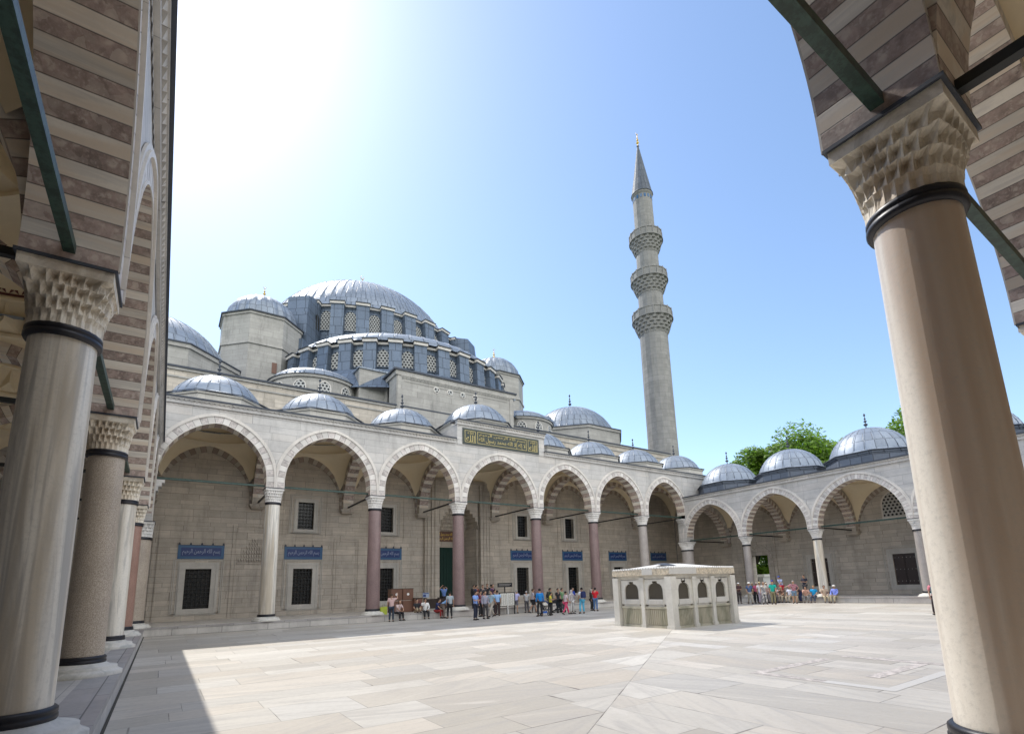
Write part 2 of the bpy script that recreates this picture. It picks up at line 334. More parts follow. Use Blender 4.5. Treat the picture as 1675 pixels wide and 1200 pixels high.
# ------------------------------------------------------------------ mesh builder
class MB:
    def __init__(s): s.v = []; s.f = []; s.mi = []; s.sm = []; s.uv = []; s.T = None
    def add(s, vs, fs, mi=0, smooth=False, uvs=None):
        o = len(s.v)
        s.v += [s.T(*p) if s.T else tuple(p) for p in vs]
        for k, f in enumerate(fs):
            s.f.append([o + i for i in f]); s.mi.append(mi[k] if isinstance(mi, (list, tuple)) else mi); s.sm.append(smooth)
            s.uv.append([uvs[i] for i in f] if uvs and not callable(uvs) else None)
    def quad(s, a, b, c, d, mi=0): s.add([a, b, c, d], [(0, 1, 2, 3)], mi)
    def box(s, x0, x1, y0, y1, z0, z1, mi=0):
        s.add([(x0, y0, z0), (x1, y0, z0), (x1, y1, z0), (x0, y1, z0), (x0, y0, z1), (x1, y0, z1), (x1, y1, z1), (x0, y1, z1)],
              [(0, 3, 2, 1), (4, 5, 6, 7), (0, 1, 5, 4), (1, 2, 6, 5), (2, 3, 7, 6), (3, 0, 4, 7)], mi)
    def prism(s, poly, y0, y1, mi=0, caps=True):
        """poly in (x,z) extruded along y"""
        n = len(poly); vs = [(x, y0, z) for x, z in poly] + [(x, y1, z) for x, z in poly]
        fs = [(i, (i + 1) % n, n + (i + 1) % n, n + i) for i in range(n)]
        if caps: fs += [tuple(range(n)), tuple(range(2 * n - 1, n - 1, -1))]
        s.add(vs, fs, mi)
    def vprism(s, poly, z0, z1, mi=0, caps=True):
        n = len(poly); vs = [(x, y, z0) for x, y in poly] + [(x, y, z1) for x, y in poly]
        s.add(vs, [(i, (i + 1) % n, n + (i + 1) % n, n + i) for i in range(n)] + ([tuple(range(n)), tuple(range(2 * n - 1, n - 1, -1))] if caps else []), mi)
    def lathe(s, prof, cx=0, cy=0, n=32, a0=0.0, a1=2 * PI, smooth=True, mi=0, rref=None, mod=None, uk=None):
        full = abs(a1 - a0 - 2 * PI) < 1e-6; m = n + 1
        if rref is None: rref = max(r for r, z in prof)
        vs = []; uvs = []; L = 0
        for k, (r, z) in enumerate(prof):
            if k: L += math.hypot(r - prof[k - 1][0], z - prof[k - 1][1])
            for i in range(m):
                a = a0 + (a1 - a0) * i / n; q = r * (mod(a, k) if mod else 1)
                vs.append((cx + q * math.cos(a), cy + q * math.sin(a), z)); uvs.append((uk * i if uk else a * rref, L))
        fs = [(k * m + i, k * m + i + 1, (k + 1) * m + i + 1, (k + 1) * m + i) for k in range(len(prof) - 1) for i in range(n)]
        s.add(vs, fs, mi, smooth, uvs)
    def tube(s, pts, rs, n=8, mi=0, smooth=True):
        rings = []
        for i, p in enumerate(pts):
            p = Vector(p); d = (Vector(pts[min(i + 1, len(pts) - 1)]) - Vector(pts[max(i - 1, 0)])).normalized()
            a = d.orthogonal().normalized(); b = d.cross(a); r = rs[i] if hasattr(rs, '__len__') else rs
            rings.append([p + (a * math.cos(2 * PI * k / n) + b * math.sin(2 * PI * k / n)) * r for k in range(n)])
        vs = [tuple(q) for R in rings for q in R]
        fs = [(i * n + k, i * n + (k + 1) % n, (i + 1) * n + (k + 1) % n, (i + 1) * n + k) for i in range(len(pts) - 1) for k in range(n)]
        fs += [tuple(range(n)), tuple(range(len(vs) - 1, len(vs) - n - 1, -1))]
        s.add(vs, fs, mi, smooth)
    def mesh(s, name, mats):
        me = bpy.data.meshes.new(name); me.from_pydata(s.v, [], s.f)
        for m in mats: me.materials.append(M[m] if isinstance(m, str) else m)
        me.polygons.foreach_set('material_index', s.mi); me.polygons.foreach_set('use_smooth', s.sm)
        ul = me.uv_layers.new(name='UVMap'); buf = []
        for k, f in enumerate(s.f):
            if s.uv[k]: buf += [c for p in s.uv[k] for c in p]; continue
            a = [s.v[i] for i in f]; nx = ny = nz = 0
            for i in range(len(a)):
                p, q = a[i], a[(i + 1) % len(a)]
                nx += (p[1] - q[1]) * (p[2] + q[2]); ny += (p[2] - q[2]) * (p[0] + q[0]); nz += (p[0] - q[0]) * (p[1] + q[1])
            nx, ny, nz = abs(nx), abs(ny), abs(nz)
            if nz >= nx and nz >= ny: buf += [c for p in a for c in (p[0], p[1])]
            elif nx > ny: buf += [c for p in a for c in (p[1], p[2])]
            else: buf += [c for p in a for c in (p[0], p[2])]
        ul.data.foreach_set('uv', buf)
        return me
    def build(s, name, mats, parent=None, loc=None, rot=0):
        if not isinstance(mats, (list, tuple)): mats = [mats]
        return link(name, s.mesh(name, mats), parent, loc, rot)
def link(name, me, parent=None, loc=None, rot=0):
    o = bpy.data.objects.new(name, me); COL.objects.link(o)
    if parent: o.parent = parent
    if loc: o.location = loc
    if rot: o.rotation_euler = (0, 0, rot)
    return o
def tag(o, label=None, cat=None, group=None, kind=None):
    for k, v in (('label', label), ('category', cat), ('group', group), ('kind', kind)):
        if v: o[k] = v
    return o
def thing(name, label, cat, loc=(0, 0, 0), rot=0, group=None):
    return tag(link(name, None, None, loc, rot), label, cat, group)
def dup(o, parent=None, loc=None, rot=None):
    c = o.copy(); COL.objects.link(c); c.parent = parent
    if loc: c.location = loc
    if rot is not None: c.rotation_euler = (0, 0, rot)
    for ch in KIDS(o): dup(ch, c)
    return c
def KIDS(o): return [x for x in bpy.data.objects if x.parent is o]

# ------------------------------------------------------------------ plan of the court
A0, B, AC = 6.297, 6.2, 7.018            # bays of the long side
B0, BC = 6.467, 6.9                      # bays of the short sides
W = 2 * A0 + 4 * B + AC; XC = W / 2
YR = -(2 * B0 + 2 * B + BC)              # line of the rear arcade
D = 6.8                                  # depth of the porticoes
HW = .43                                 # half thickness of arcades
ZL = .43

# ------------------------------------------------------------------ arch helpers
class Arch:
    """pointed arch: hs half span, rise, springing height z0"""
    def __init__(s, hs, rise, z0, n=29):
        c = min(.2 * hs, (rise * rise - hs * hs) / (2 * hs) if rise > hs else 0); c = max(c, 0)
        R = hs + c; ar = math.sqrt(max(R * R - c * c, 1e-6)); s.st = max(0, rise - ar)
        s.hs, s.c, s.R, s.z0, s.rise, s.n = hs, c, R, z0, rise, n
        am = math.acos(min(1, c / R)); La = R * am; L = s.st + La; s.am = am
        pts = []
        for i in range(n + 1):
            t = i / n * 2 * L; side = -1 if t <= L else 1; q = t if t <= L else 2 * L - t
            if q < s.st: x, z, nx, nz = hs, q, 1, 0
            else:
                a = (q - s.st) / R; x = -c + R * math.cos(a); z = s.st + R * math.sin(a); nx, nz = math.cos(a), math.sin(a)
            pts.append((side * x, z0 + z, side * nx, nz))
        s.p = pts
    def off(s, t, xl=99):
        return [(max(-xl, min(xl, x + nx * t)), z + nz * t) for x, z, nx, nz in s.p]
    def zat(s, x, t=0):
        x = abs(x); R = s.R + t
        if x + s.c >= R: return s.z0
        return s.z0 + s.st + math.sqrt(R * R - (x + s.c) ** 2)

def voussoirs(mb, A, y0, y1, t, xl, back=True, mats=(0, 1), face=(2, 3)):
    a = A.off(0); e = A.off(t, xl)
    for i in range(A.n):
        k = i % 2
        (x0, z0), (x1, z1), (X0, Z0), (X1, Z1) = a[i], a[i + 1], e[i], e[i + 1]
        r_ = (i * 7.31) % 5 + 2; fu = [(0, r_), (1, r_), (1, r_ + t), (0, r_ + t)]
        mb.add([(x0, y0, z0), (x1, y0, z1), (X1, y0, Z1), (X0, y0, Z0)], [(0, 1, 2, 3)], face[k], False, fu)
        mb.add([(x0, y0, z0), (x0, y1, z0), (x1, y1, z1), (x1, y0, z1)], [(0, 1, 2, 3)], mats[k], False, [(0, r_), (0, r_ + y1 - y0), (1, r_ + y1 - y0), (1, r_)])
        if back: mb.add([(x0, y1, z0), (X0, y1, Z0), (X1, y1, Z1), (x1, y1, z1)], [(0, 1, 2, 3)], face[k], False, [(0, r_), (0, r_ + t), (1, r_ + t), (1, r_)])
        mb.quad((X0, y0, Z0), (X0, y0 + .04, Z0), (X1, y0 + .04, Z1), (X1, y0, Z1), face[k])
def moulding(mb, A, y, t0, t1, pr, xl, mi=0):
    a = A.off(t0, xl); e = A.off(t1, xl); m = A.off((t0 + t1) / 2, xl)
    for i in range(A.n):
        P = [(a[i], a[i + 1], 0, -pr), (m[i], m[i + 1], -pr, -pr * .55), (e[i], e[i + 1], -pr * .55, 0)]
        q = [(a[i][0], y, a[i][1]), (a[i + 1][0], y, a[i + 1][1])], [(a[i][0], y - pr, a[i][1]), (a[i + 1][0], y - pr, a[i + 1][1])], \
            [(m[i][0], y - pr, m[i][1]), (m[i + 1][0], y - pr, m[i + 1][1])], [(m[i][0], y - pr * .5, m[i][1]), (m[i + 1][0], y - pr * .5, m[i + 1][1])], \
            [(e[i][0], y - pr * .5, e[i][1]), (e[i + 1][0], y - pr * .5, e[i + 1][1])], [(e[i][0], y, e[i][1]), (e[i + 1][0], y, e[i + 1][1])]
        for j in range(5): mb.quad(q[j][0], q[j][1], q[j + 1][1], q[j + 1][0], mi)
def spandrel(mb, A, y, t, hb, ztop, zbot, mi=0):
    e = A.off(t, hb)
    for i in range(A.n):
        if abs(e[i][0] - e[i + 1][0]) > 1e-4: mb.quad((e[i][0], y, e[i][1]), (e[i + 1][0], y, e[i + 1][1]), (e[i + 1][0], y, ztop), (e[i][0], y, ztop), mi)
    for sg in (-1, 1):
        x = e[0][0] if sg < 0 else e[-1][0]
        if hb - abs(x) > 1e-3: mb.quad((x, y, zbot), (sg * hb, y, zbot), (sg * hb, y, ztop), (x, y, ztop), mi)
def holewall(mb, x0, x1, z0, z1, holes, y, mi=0, depth=.45):
    xs = sorted({x0, x1} | {h[0] for h in holes} | {h[1] for h in holes}); zs = sorted({z0, z1} | {h[2] for h in holes} | {h[3] for h in holes})
    for i in range(len(xs) - 1):
        for j in range(len(zs) - 1):
            a, b, c, d = xs[i], xs[i + 1], zs[j], zs[j + 1]; mx, mz = (a + b) / 2, (c + d) / 2
            if any(h[0] < mx < h[1] and h[2] < mz < h[3] for h in holes): continue
            mb.quad((a, y, c), (b, y, c), (b, y, d), (a, y, d), mi)
    for a, b, c, d in holes:
        Y = y + depth
        mb.quad((a, y, c), (a, Y, c), (a, Y, d), (a, y, d), mi); mb.quad((b, y, c), (b, y, d), (b, Y, d), (b, Y, c), mi)
        mb.quad((a, y, d), (a, Y, d), (b, Y, d), (b, y, d), mi); mb.quad((a, y, c), (b, y, c), (b, Y, c), (a, Y, c), mi)
def swapxy(xk, yc): return lambda a, b, z: (xk + b, yc + a, z)

# ------------------------------------------------------------------ shared pieces
def capital_mesh(name, r, h, H, ab, mat, N=96, tiers=4):
    """muqarnas capital, round neck r to square abacus half width h; z from 0 to H"""
    mb = MB(); hb = H - ab
    def sq(a, k):    # blend circle -> square
        c = max(abs(math.cos(a)), abs(math.sin(a))); return (1 - k) + k / c
    prev = None; loops = []
    def rad(f): return r + (h * .97 - r) * f ** 1.2
    fs_ = [0, .27, .52, .77, 1.0]; per = 4; n = N
    for t in range(len(fs_) - 1):
        f0, f1 = fs_[t], fs_[t + 1]; k0, k1 = f0 ** 1.7, f1 ** 1.7; R0, R1 = rad(f0), rad(f1); lo = []; hi = []; md = []
        for i in range(n):
            a = 2 * PI * (i + (2 if t % 2 else 0)) / n; ph = i % per; v = (1, .45, 0, .45)[ph]
            s0, s1, sm = sq(a, k0), sq(a, k1), sq(a, (k0 + k1) / 2)
            if t == 0:
                lo.append((a, r * .99 + .012 * v, 0)); md.append((a, R0 * .4 + R1 * .6 - .028 * (1 - v), f1 * hb * .62)); hi.append((a, R1 * s1 - .012 * (1 - v), f1 * hb))
            else:
                zl = f0 * hb - .03 * hb * v
                lo.append((a, R0 * s0 + .004 - .012 * (1 - v), zl)); md.append((a, (R1 * sm - .004) if v == 1 else (R0 * sm - .062 + .062 * v), (f0 + (f1 - f0) * (.55 if v == 1 else .74)) * hb)); hi.append((a, R1 * s1 + .006 * v, f1 * hb))
        loops.append((lo, md, hi))
    for t, (lo, md, hi) in enumerate(loops):
        for L in (lo, md, hi): pass
        vs = [(q * math.cos(a), q * math.sin(a), z) for L in (lo, md, hi) for a, q, z in L]; n = N
        fs = [(k * n + i, k * n + (i + 1) % n, (k + 1) * n + (i + 1) % n, (k + 1) * n + i) for k in range(2) for i in range(n)]
        mb.add(vs, fs, 0)
        if t < len(loops) - 1:
            nl = loops[t + 1][0]
            vs = [(q * math.cos(a), q * math.sin(a), z) for L in (hi, nl) for a, q, z in L]
            mb.add(vs, [(i, (i + 1) % n, n + (i + 1) % n, n + i) for i in range(n)], 0)
    mb.box(-h, h, -h, h, hb, H - .035, 0); mb.box(-h - .03, h + .03, -h - .03, h + .03, H - .035, H, 1)
    return mb.mesh(name, [mat, 'lead_edge'])
def ring_prof(r, z, hh, p=.05):
    return [(r - .01, z), (r + p * .7, z), (r + p, z + hh * .2), (r + p, z + hh * .42), (r + p * .55, z + hh * .5), (r + p * .9, z + hh * .6), (r + p * .9, z + hh * .85), (r + p * .4, z + hh), (r - .01, z + hh)]
colmesh = {}
def column(parent, x, y, rt, rb, zn, ztop, h, mat, capmat='capital', extra=False, n=40):
    """shaft from the ledge to the neck ring, base, rings, capital with abacus top at ztop"""
    key = (rt, rb, zn, mat)
    if key not in colmesh:
        s = MB(); pr = [(rb, .80)]
        for i in range(1, 9):
            f = i / 8; pr.append((rb + (rt - rb) * f ** 1.25, .80 + (zn - .80) * f))
        s.lathe(pr, n=n)
        rg = MB(); rg.lathe(ring_prof(rt, zn - .06, .15), n=n)
        rb_ = MB(); rb_.lathe(ring_prof(rb, .66, .15), n=n)
        if extra: rg.lathe([(rt + .0, zn - 1.25), (rt + .05, zn - 1.23), (rt + .05, zn - 1.11), (rt, zn - 1.09)], n=n)
        bs = MB(); q = rb
        bs.lathe([(q + .33, ZL + .0), (q + .33, ZL + .07), (q + .27, ZL + .10), (q + .24, ZL + .13), (q + .24, ZL + .17), (q + .13, ZL + .19), (q + .07, ZL + .22), (q + .05, ZL + .24), (0, ZL + .24)], n=n)
        colmesh[key] = [s.mesh('column', [mat]), rg.mesh('neck_ring', ['bronze']), rb_.mesh('base_ring', ['bronze']), bs.mesh('base', ['base'])]
    kc = ('cap', rt, zn, ztop, h, capmat)
    if kc not in colmesh: colmesh[kc] = capital_mesh('capital', rt + .03, h, ztop - zn - .08, .16, capmat)
    a, b, c, d = colmesh[key]
    o = link('column', a, parent, (x, y, 0)); link('neck_ring', b, o); link('base_ring', c, o); link('base', d, o)
    link('capital', colmesh[kc], o, (0, 0, zn + .08))
    return o

def finial_mesh(name, H, r, mat='lead_edge', crescent=False):
    mb = MB(); p = [(r * .9, 0), (r * .5, .06 * H), (r * .25, .1 * H), (r * .2, .16 * H)]
    for c, q, hh in ((.27, 1.0, .1), (.48, .75, .08), (.64, .5, .06)):
        p += [(r * .18, (c - hh) * H), (r * q * .7, (c - hh * .55) * H), (r * q, c * H), (r * q * .7, (c + hh * .55) * H), (r * .18, (c + hh) * H)]
    p += [(r * .14, .8 * H)]
    if not crescent: p += [(r * .45, .84 * H), (r * .5, .88 * H), (r * .3, .95 * H), (.003, H)]
    else: p += [(.01, .86 * H)]
    mb.lathe(p, n=10)
    if crescent:
        R = .075 * H; cz = .93 * H; pts = []
        for i in range(15):
            a = PI * (-.5 + .32) + 0; a = -PI / 2 + (i - 7) / 7 * PI * .86
            pts.append((R * math.cos(a), 0, cz + R * math.sin(a)))
        mb.tube(pts, [.006 * H + .02 * H * (1 - abs(i - 7) / 7.5) for i in range(15)], n=6)
    return mb.mesh(name, [mat])
def dome_prof(r, zc, z0, n=10):
    a0 = math.asin(max(-1, min(1, (z0 - zc) / r)))
    return [(r * math.cos(a0 + (PI / 2 - a0) * i / n) if i < n else .02, zc + r * math.sin(a0 + (PI / 2 - a0) * i / n)) for i in range(n + 1)]
def lead_dome(mb, prof, cx, cy, nr, rib=.028, wid=.04, a0=0.0, a1=2 * PI, smooth=True, zs=1.0):
    n = nr * 2; mb.lathe(prof, cx, cy, n, a0, a1, smooth, 0, None, None, .3)
    for k in range(nr + (0 if abs(a1 - a0 - 2 * PI) < 1e-6 else 1)):
        a = a0 + (a1 - a0) * k / nr; c, s_ = math.cos(a), math.sin(a); vs = []
        pp = [q for q in prof if q[0] > .35]
        for r, z in pp:
            for dx, dr in ((-wid / 2, 0), (-wid / 3, rib), (wid / 3, rib), (wid / 2, 0)):
                rr = r + dr * (.9 if z < prof[-1][1] else 0)
                vs.append((cx + rr * c - dx * s_, cy + rr * s_ + dx * c, z + dr * .4))
        fs = [(i * 4 + j, i * 4 + j + 1, i * 4 + j + 5, i * 4 + j + 4) for i in range(len(pp) - 1) for j in range(3)]
        mb.add(vs, fs, 0)
def ngon(cx, cy, r, n=8, a0=PI / 8): return [(cx + r * math.cos(a0 + 2 * PI * i / n), cy + r * math.sin(a0 + 2 * PI * i / n)) for i in range(n)]

fin_small = finial_mesh('finial', 1.35, .17)
def portico_dome(parent, cx, cy, r, zc, zb, zroof, wd=2.9, mat='frame'):
    """outer dome (part) with octagonal drum, lead eave and finial (sub-parts)"""
    m = MB(); lead_dome(m, dome_prof(r, zc, zb), 0, 0, 24)
    o = m.build('dome', 'lead', parent, (cx, cy, 0))
    dr = MB(); R8 = (wd) / math.cos(PI / 8)
    dr.vprism(ngon(0, 0, R8), zroof - .05, zb - .10, 0, False); dr.vprism(ngon(0, 0, R8 + .10), zb - .22, zb - .08, 0, False)
    dr.build('drum', mat, o)
    ev = MB(); P0 = ngon(0, 0, R8 + .22); rr = dome_prof(r, zc, zb)[0][0]
    n = 48
    vs = []
    def octr(a): 
        k = (a - PI / 8) % (PI / 4) - PI / 8; return (R8 + .22) * math.cos(PI / 8) / math.cos(k)
    for (z, q) in ((zb - .08, None), (zb - .02, None), (zb + .12, rr)):
        for i in range(n):
            a = 2 * PI * i / n; t = q if q else octr(a); vs.append((t * math.cos(a), t * math.sin(a), z))
    ev.add(vs, [(k * n + i, k * n + (i + 1) % n, (k + 1) * n + (i + 1) % n, (k + 1) * n + i) for k in range(2) for i in range(n)], [1] * n + [0] * n)
    ev.build('drum_eave', ['lead', 'lead_edge'], o)
    link('finial', fin_small, o, (0, 0, zc + r - .02))
    return o

def vault(parent, cx, cy, hx, hy, AX, AY, zring, dome_h, relief=False, band=False, tt=.40):
    """pendentives + inner dome of one bay"""
    mb = MB(); n = 64; K = 8; rr = min(hx, hy) * .985
    vs = []
    for k in range(K + 1):
        t = k / K
        for i in range(n):
            a = 2 * PI * (i + .0) / n; c, s_ = math.cos(a), math.sin(a); q = min(hx / max(abs(c), 1e-6), hy / max(abs(s_), 1e-6))
            bx, by = q * c, q * s_
            if abs(bx) >= hx - 1e-4: u = by; AA = AY; lim = hy
            else: u = bx; AA = AX; lim = hx
            te = tt * (1 - min(1, abs(u) / lim) ** 4)
            zb = min(AA.zat(u, te), zring - .02)
            f = 1 - math.cos(t * PI / 2); g_ = math.sin(t * PI / 2)
            vs.append((cx + bx + (rr * c - bx) * f, cy + by + (rr * s_ - by) * f, zb + (zring - zb) * g_))
    mb.add(vs, [(k * n + i, k * n + (i + 1) % n, (k + 1) * n + (i + 1) % n, (k + 1) * n + i) for k in range(K) for i in range(n)], 0, True)
    o = mb.build('vault', 'plaster', parent)
    d = MB(); d.lathe([(rr + .02, zring - .02), (rr - .10, zring - .0), (rr - .10, zring + .08), (rr - .02, zring + .12)], cx, cy, n, smooth=False)
    zz = zring + .12; r2 = rr - .02
    if relief:
        nn = 32; R2 = r2 - .42; z2 = zz + .85; vs = []
        for i in range(nn):
            a = 2 * PI * i / nn; b = 2 * PI * (i + .5) / nn
            vs += [(cx + r2 * math.cos(a), cy + r2 * math.sin(a), zz), (cx + (R2 + .05) * math.cos(b), cy + (R2 + .05) * math.sin(b), z2), (cx + (r2 - .34) * math.cos(b), cy + (r2 - .34) * math.sin(b), zz + .32)]
        fs = []
        for i in range(nn):
            j = (i + 1) % nn
            fs += [(3 * i, 3 * j, 3 * i + 2), (3 * i, 3 * i + 2, 3 * i + 1), (3 * j, 3 * i + 1, 3 * i + 2), (3 * j, 3 * j + 1, 3 * i + 1)]
        d.add(vs, fs, 0); d.lathe([(R2 + .06, z2), (R2 - .06, z2 + .02), (R2 - .06, z2 + .1), (R2, z2 + .12)], cx, cy, n, smooth=False)
        r2 = R2; zz = z2 + .12
    d.lathe([(r2 * math.cos(PI / 2 * i / 10) if i < 10 else .01, zz + (dome_h - (zz - zring)) * math.sin(PI / 2 * i / 10)) for i in range(11)], cx, cy, n)
    d.build('inner_dome', 'plaster', o)
    if band:
        b = MB(); m = 56; zb0 = zring - .62
        for i in range(m):
            a = 2 * PI * (i + .5) / m; w_ = 2 * PI / m
            def P(da, z, off=.012):
                t = (z - (zring - 2.6)) / 2.6; R_ = rr - off + 0.0
                f = 1 - math.cos(math.asin(min(1, max(0, 1 - (zring - z) / 2.2))))
                q = min(hx / max(abs(math.cos(a + da)), 1e-6), hy / max(abs(math.sin(a + da)), 1e-6)); q = q + (rr - q) * f
                return (cx + (q - off) * math.cos(a + da), cy + (q - off) * math.sin(a + da), z)
            z0 = zring - .22
            if False: pass
            R_ = rr - .115
            def Q(da, z): return (cx + R_ * math.cos(a + da), cy + R_ * math.sin(a + da), z)
        R_ = r2 - .03
        for i in range(m):
            a = 2 * PI * (i + .5) / m; w_ = 2 * PI / m
            def Q(da, z): q = R_ * (1 - (z - zz) * .055); return (cx + q * math.cos(a + da), cy + q * math.sin(a + da), z)
            b.add([Q(-w_ * .5, zz + .03), Q(w_ * .5, zz + .03), Q(w_ * .5, zz + .1), Q(-w_ * .5, zz + .1)], [(0, 1, 2, 3)])
            b.add([Q(-w_ * .4, zz + .1), Q(0, zz + .2), Q(-w_ * .12, zz + .33), Q(-w_ * .28, zz + .22)], [(0, 1, 2, 3)])
            b.add([Q(w_ * .4, zz + .1), Q(0, zz + .2), Q(w_ * .12, zz + .33), Q(w_ * .28, zz + .22)], [(0, 1, 2, 3)])
            b.add([Q(-w_ * .09, zz + .3), Q(w_ * .09, zz + .3), Q(w_ * .13, zz + .4), Q(0, zz + .52), Q(-w_ * .13, zz + .4)], [(0, 1, 2, 3, 4)])
        b.build('painted_band', 'motif', o)
    return o

def cornice(parent, x0, x1, yf, z, face='facade', dent=.24, name='cornice'):
    m = MB()
    m.box(x0, x1, yf - .10, yf + .3, z - .34, z - .22); m.box(x0, x1, yf - .20, yf + .3, z - .10, z - .02)
    n = int((x1 - x0) / dent)
    for i in range(n):
        a = x0 + (x1 - x0) * i / n; b = a + (x1 - x0) / n
        m.add([(a + .01, yf - .09, z - .10), (b - .01, yf - .09, z - .10), ((a + b) / 2, yf - .09, z - .21), (a + .01, yf - .17, z - .10), (b - .01, yf - .17, z - .10), ((a + b) / 2, yf - .11, z - .21)], [(3, 4, 5), (0, 3, 5, 2), (1, 2, 5, 4)])
        m.add([(a + .03, yf - .015, z - .34), (b - .03, yf - .015, z - .34), (b - .03, yf - .015, z - .46), (a + .03, yf - .015, z - .46)], [(0, 1, 2, 3)])
    m.box(x0 + .02, x1 - .02, yf - .09, yf + .2, z - .22, z - .10)
    o = m.build(name, face, parent)
    l = MB(); l.box(x0 - .02, x1 + .02, yf - .27, yf + 1.0, z - .02, z + .07)
    l.build('lead_edge', 'lead_edge', o)
    return o

ARCHM = ['red', 'stripe', 'red_f', 'stripe_f']
def wing(root, bays, zn, za, apex, zc, colr, colmats, h, dome_r, dome_zc, dome_zb, drum_w, big=None, na=29, nc=27, wallmat='sidewall', wall=True, capmat='capital', extra=(), relief=False, fsel=None, xlo=0, xhi=0, trim_first=True):
    """arcade along local x, wall at local y = D. bays: list of widths"""
    X = [0]
    for b in bays: X.append(X[-1] + b)
    n = len(bays); L = X[-1]
    rise = apex - za
    # interior columns
    for i in range(1, n):
        column(root, X[i], 0, colr[0], colr[1], zn, za, h, colmats[(i - 1) % len(colmats)], capmat, extra=i in extra)
    sp = MB()
    for i, b in enumerate(bays):
        cx = (X[i] + X[i + 1]) / 2; hs = b / 2 - h; A = Arch(hs, rise, za, na)
        a = MB(); a.T = lambda x, y, z, c=cx: (c + x, y, z)
        voussoirs(a, A, -HW - .03, HW, .42, b / 2)
        ao = a.build('arch', ARCHM, root)
        mo = MB(); mo.T = a.T; moulding(mo, A, -HW - .012, .42, .60, .075, b / 2 - .004); mo.build('arch_moulding', 'trim', ao)
        mo = MB(); mo.T = a.T; moulding(mo, A, -HW - .03, .0, .05, .02, b / 2); mo.build('arch_bead', 'trim', ao)
        sp.T = lambda x, y, z, c=cx: (c + x, y, z)
        zt = zc if not (big and i == big[0]) else big[1]
        spandrel(sp, A, -HW, .40, b / 2, zt, za); spandrel(sp, A, HW - .006, .40, b / 2, zc, za)
        # wall arch
        if wall:
            wa = MB(); wa.T = a.T; voussoirs(wa, A, D - .14, D + .01, .42, b / 2, False, (0, 1), (0, 1)); wa.build('wall_arch', ['sub_r', 'sub_w'], root)
        # tie rod along
        t = MB(); t.box(X[i] + .1, X[i + 1] - .1, -.055, .055, za + .09, za + .20); t.build('tie_rod', 'iron_g', root)
        # vault and dome
        hx = b / 2 - HW + .03; hy = (D - .14 - HW) / 2; cy = (D - .14 + HW) / 2
        AY = Arch(hy - .02, rise, za, 31)
        AX = Arch(hx - .01, rise, za, 31)
        vault(root, cx, cy, hx, hy, AX, AY, apex + .5, 2.2, relief, relief)
        zr = zc if not (big and i == big[0]) else big[2]
        up = zr - zc
        portico_dome(root, cx, 3.35, dome_r * (1.08 if b > 6.5 else 1), dome_zc + up, dome_zb + up, zc + .02, drum_w * (1.07 if b > 6.5 else 1), 'lead_k' if wall else 'frame')
    sp.T = None
    sp.quad((xlo, HW - .01, zc - .02), (L + xhi, HW - .01, zc - .02), (L + xhi, HW - .01, zc - .3), (xlo, HW - .01, zc - .3))
    sp.build('spandrel_wall', 'facade', root)
    # transverse arches, corbels and rods
    hy = (D - .14 - h) / 2 + .0
    for i in range(0, n + 1):
        yc = (h + D - .62) / 2; hsy = (D - .62 - h) / 2
        A = Arch(hsy, rise, za, nc)
        a = MB(); a.T = swapxy(X[i], yc)
        voussoirs(a, A, -HW + .05, HW - .05, .42, hsy + .6, True, (0, 1), (0, 1))
        spandrel(a, A, -HW + .06, .36, hsy + .6, zc, za, 2); spandrel(a, A, HW - .06, .36, hsy + .6, zc, za, 2)
        ao = a.build('cross_arch', ['red', 'stripe', 'ashlar'], root)
        c = MB(); x = X[i]; yw = D - .02
        for k, (dz0, dz1, dp) in enumerate(((-.10, .0, .60), (-.18, -.10, .66), (-.24, -.18, .58), (-.30, -.24, .46))):
            c.box(x - HW - .1 + k * .04, x + HW + .1 - k * .04, yw - dp, yw, za + dz0, za + dz1)
        c.box(x - HW + .045, x + HW - .045, D - .64, D - .02, za, za + .6)
        c.build('corbel', 'ashlar', ao)
        t = MB(); t.box(x - .05, x + .05, .1, D, za + .08, za + .18); t.build('tie_rod', 'iron', root)
    return X

def roof_slab(root, x0, x1, y0, y1, z, holes, zt=.05, name='roof'):
    """lead roof with round openings under the domes"""
    m = MB(); n = 32
    xs = [x0] + sorted([(a[0] + b[0]) / 2 for a, b in zip(holes[:-1], holes[1:])]) + [x1]
    for k, (cx, cy, r) in enumerate(holes):
        a0, a1 = xs[k], xs[k + 1]; vs = []
        for i in range(n):
            a = 2 * PI * i / n + .001; c, s_ = math.cos(a), math.sin(a)
            t = min(((a1 if c > 0 else a0) - cx) / c if abs(c) > 1e-6 else 99, ((y1 if s_ > 0 else y0) - cy) / s_ if abs(s_) > 1e-6 else 99)
            vs += [(cx + r * c, cy + r * s_, z + .0), (cx + t * c, cy + t * s_, z)]
        m.add(vs, [(2 * i, 2 * i + 1, (2 * i + 3) % (2 * n), (2 * i + 2) % (2 * n)) for i in range(n)])
        for qx in (a0, a1):
            for qy in (y0, y1):
                # corner triangles
                best = sorted(range(n), key=lambda i: (vs[2 * i + 1][0] - qx) ** 2 + (vs[2 * i + 1][1] - qy) ** 2)[:2]
                m.add([(qx, qy, z), vs[2 * best[0] + 1], vs[2 * best[1] + 1]], [(0, 1, 2)])
    return m.build(name, 'lead', root)

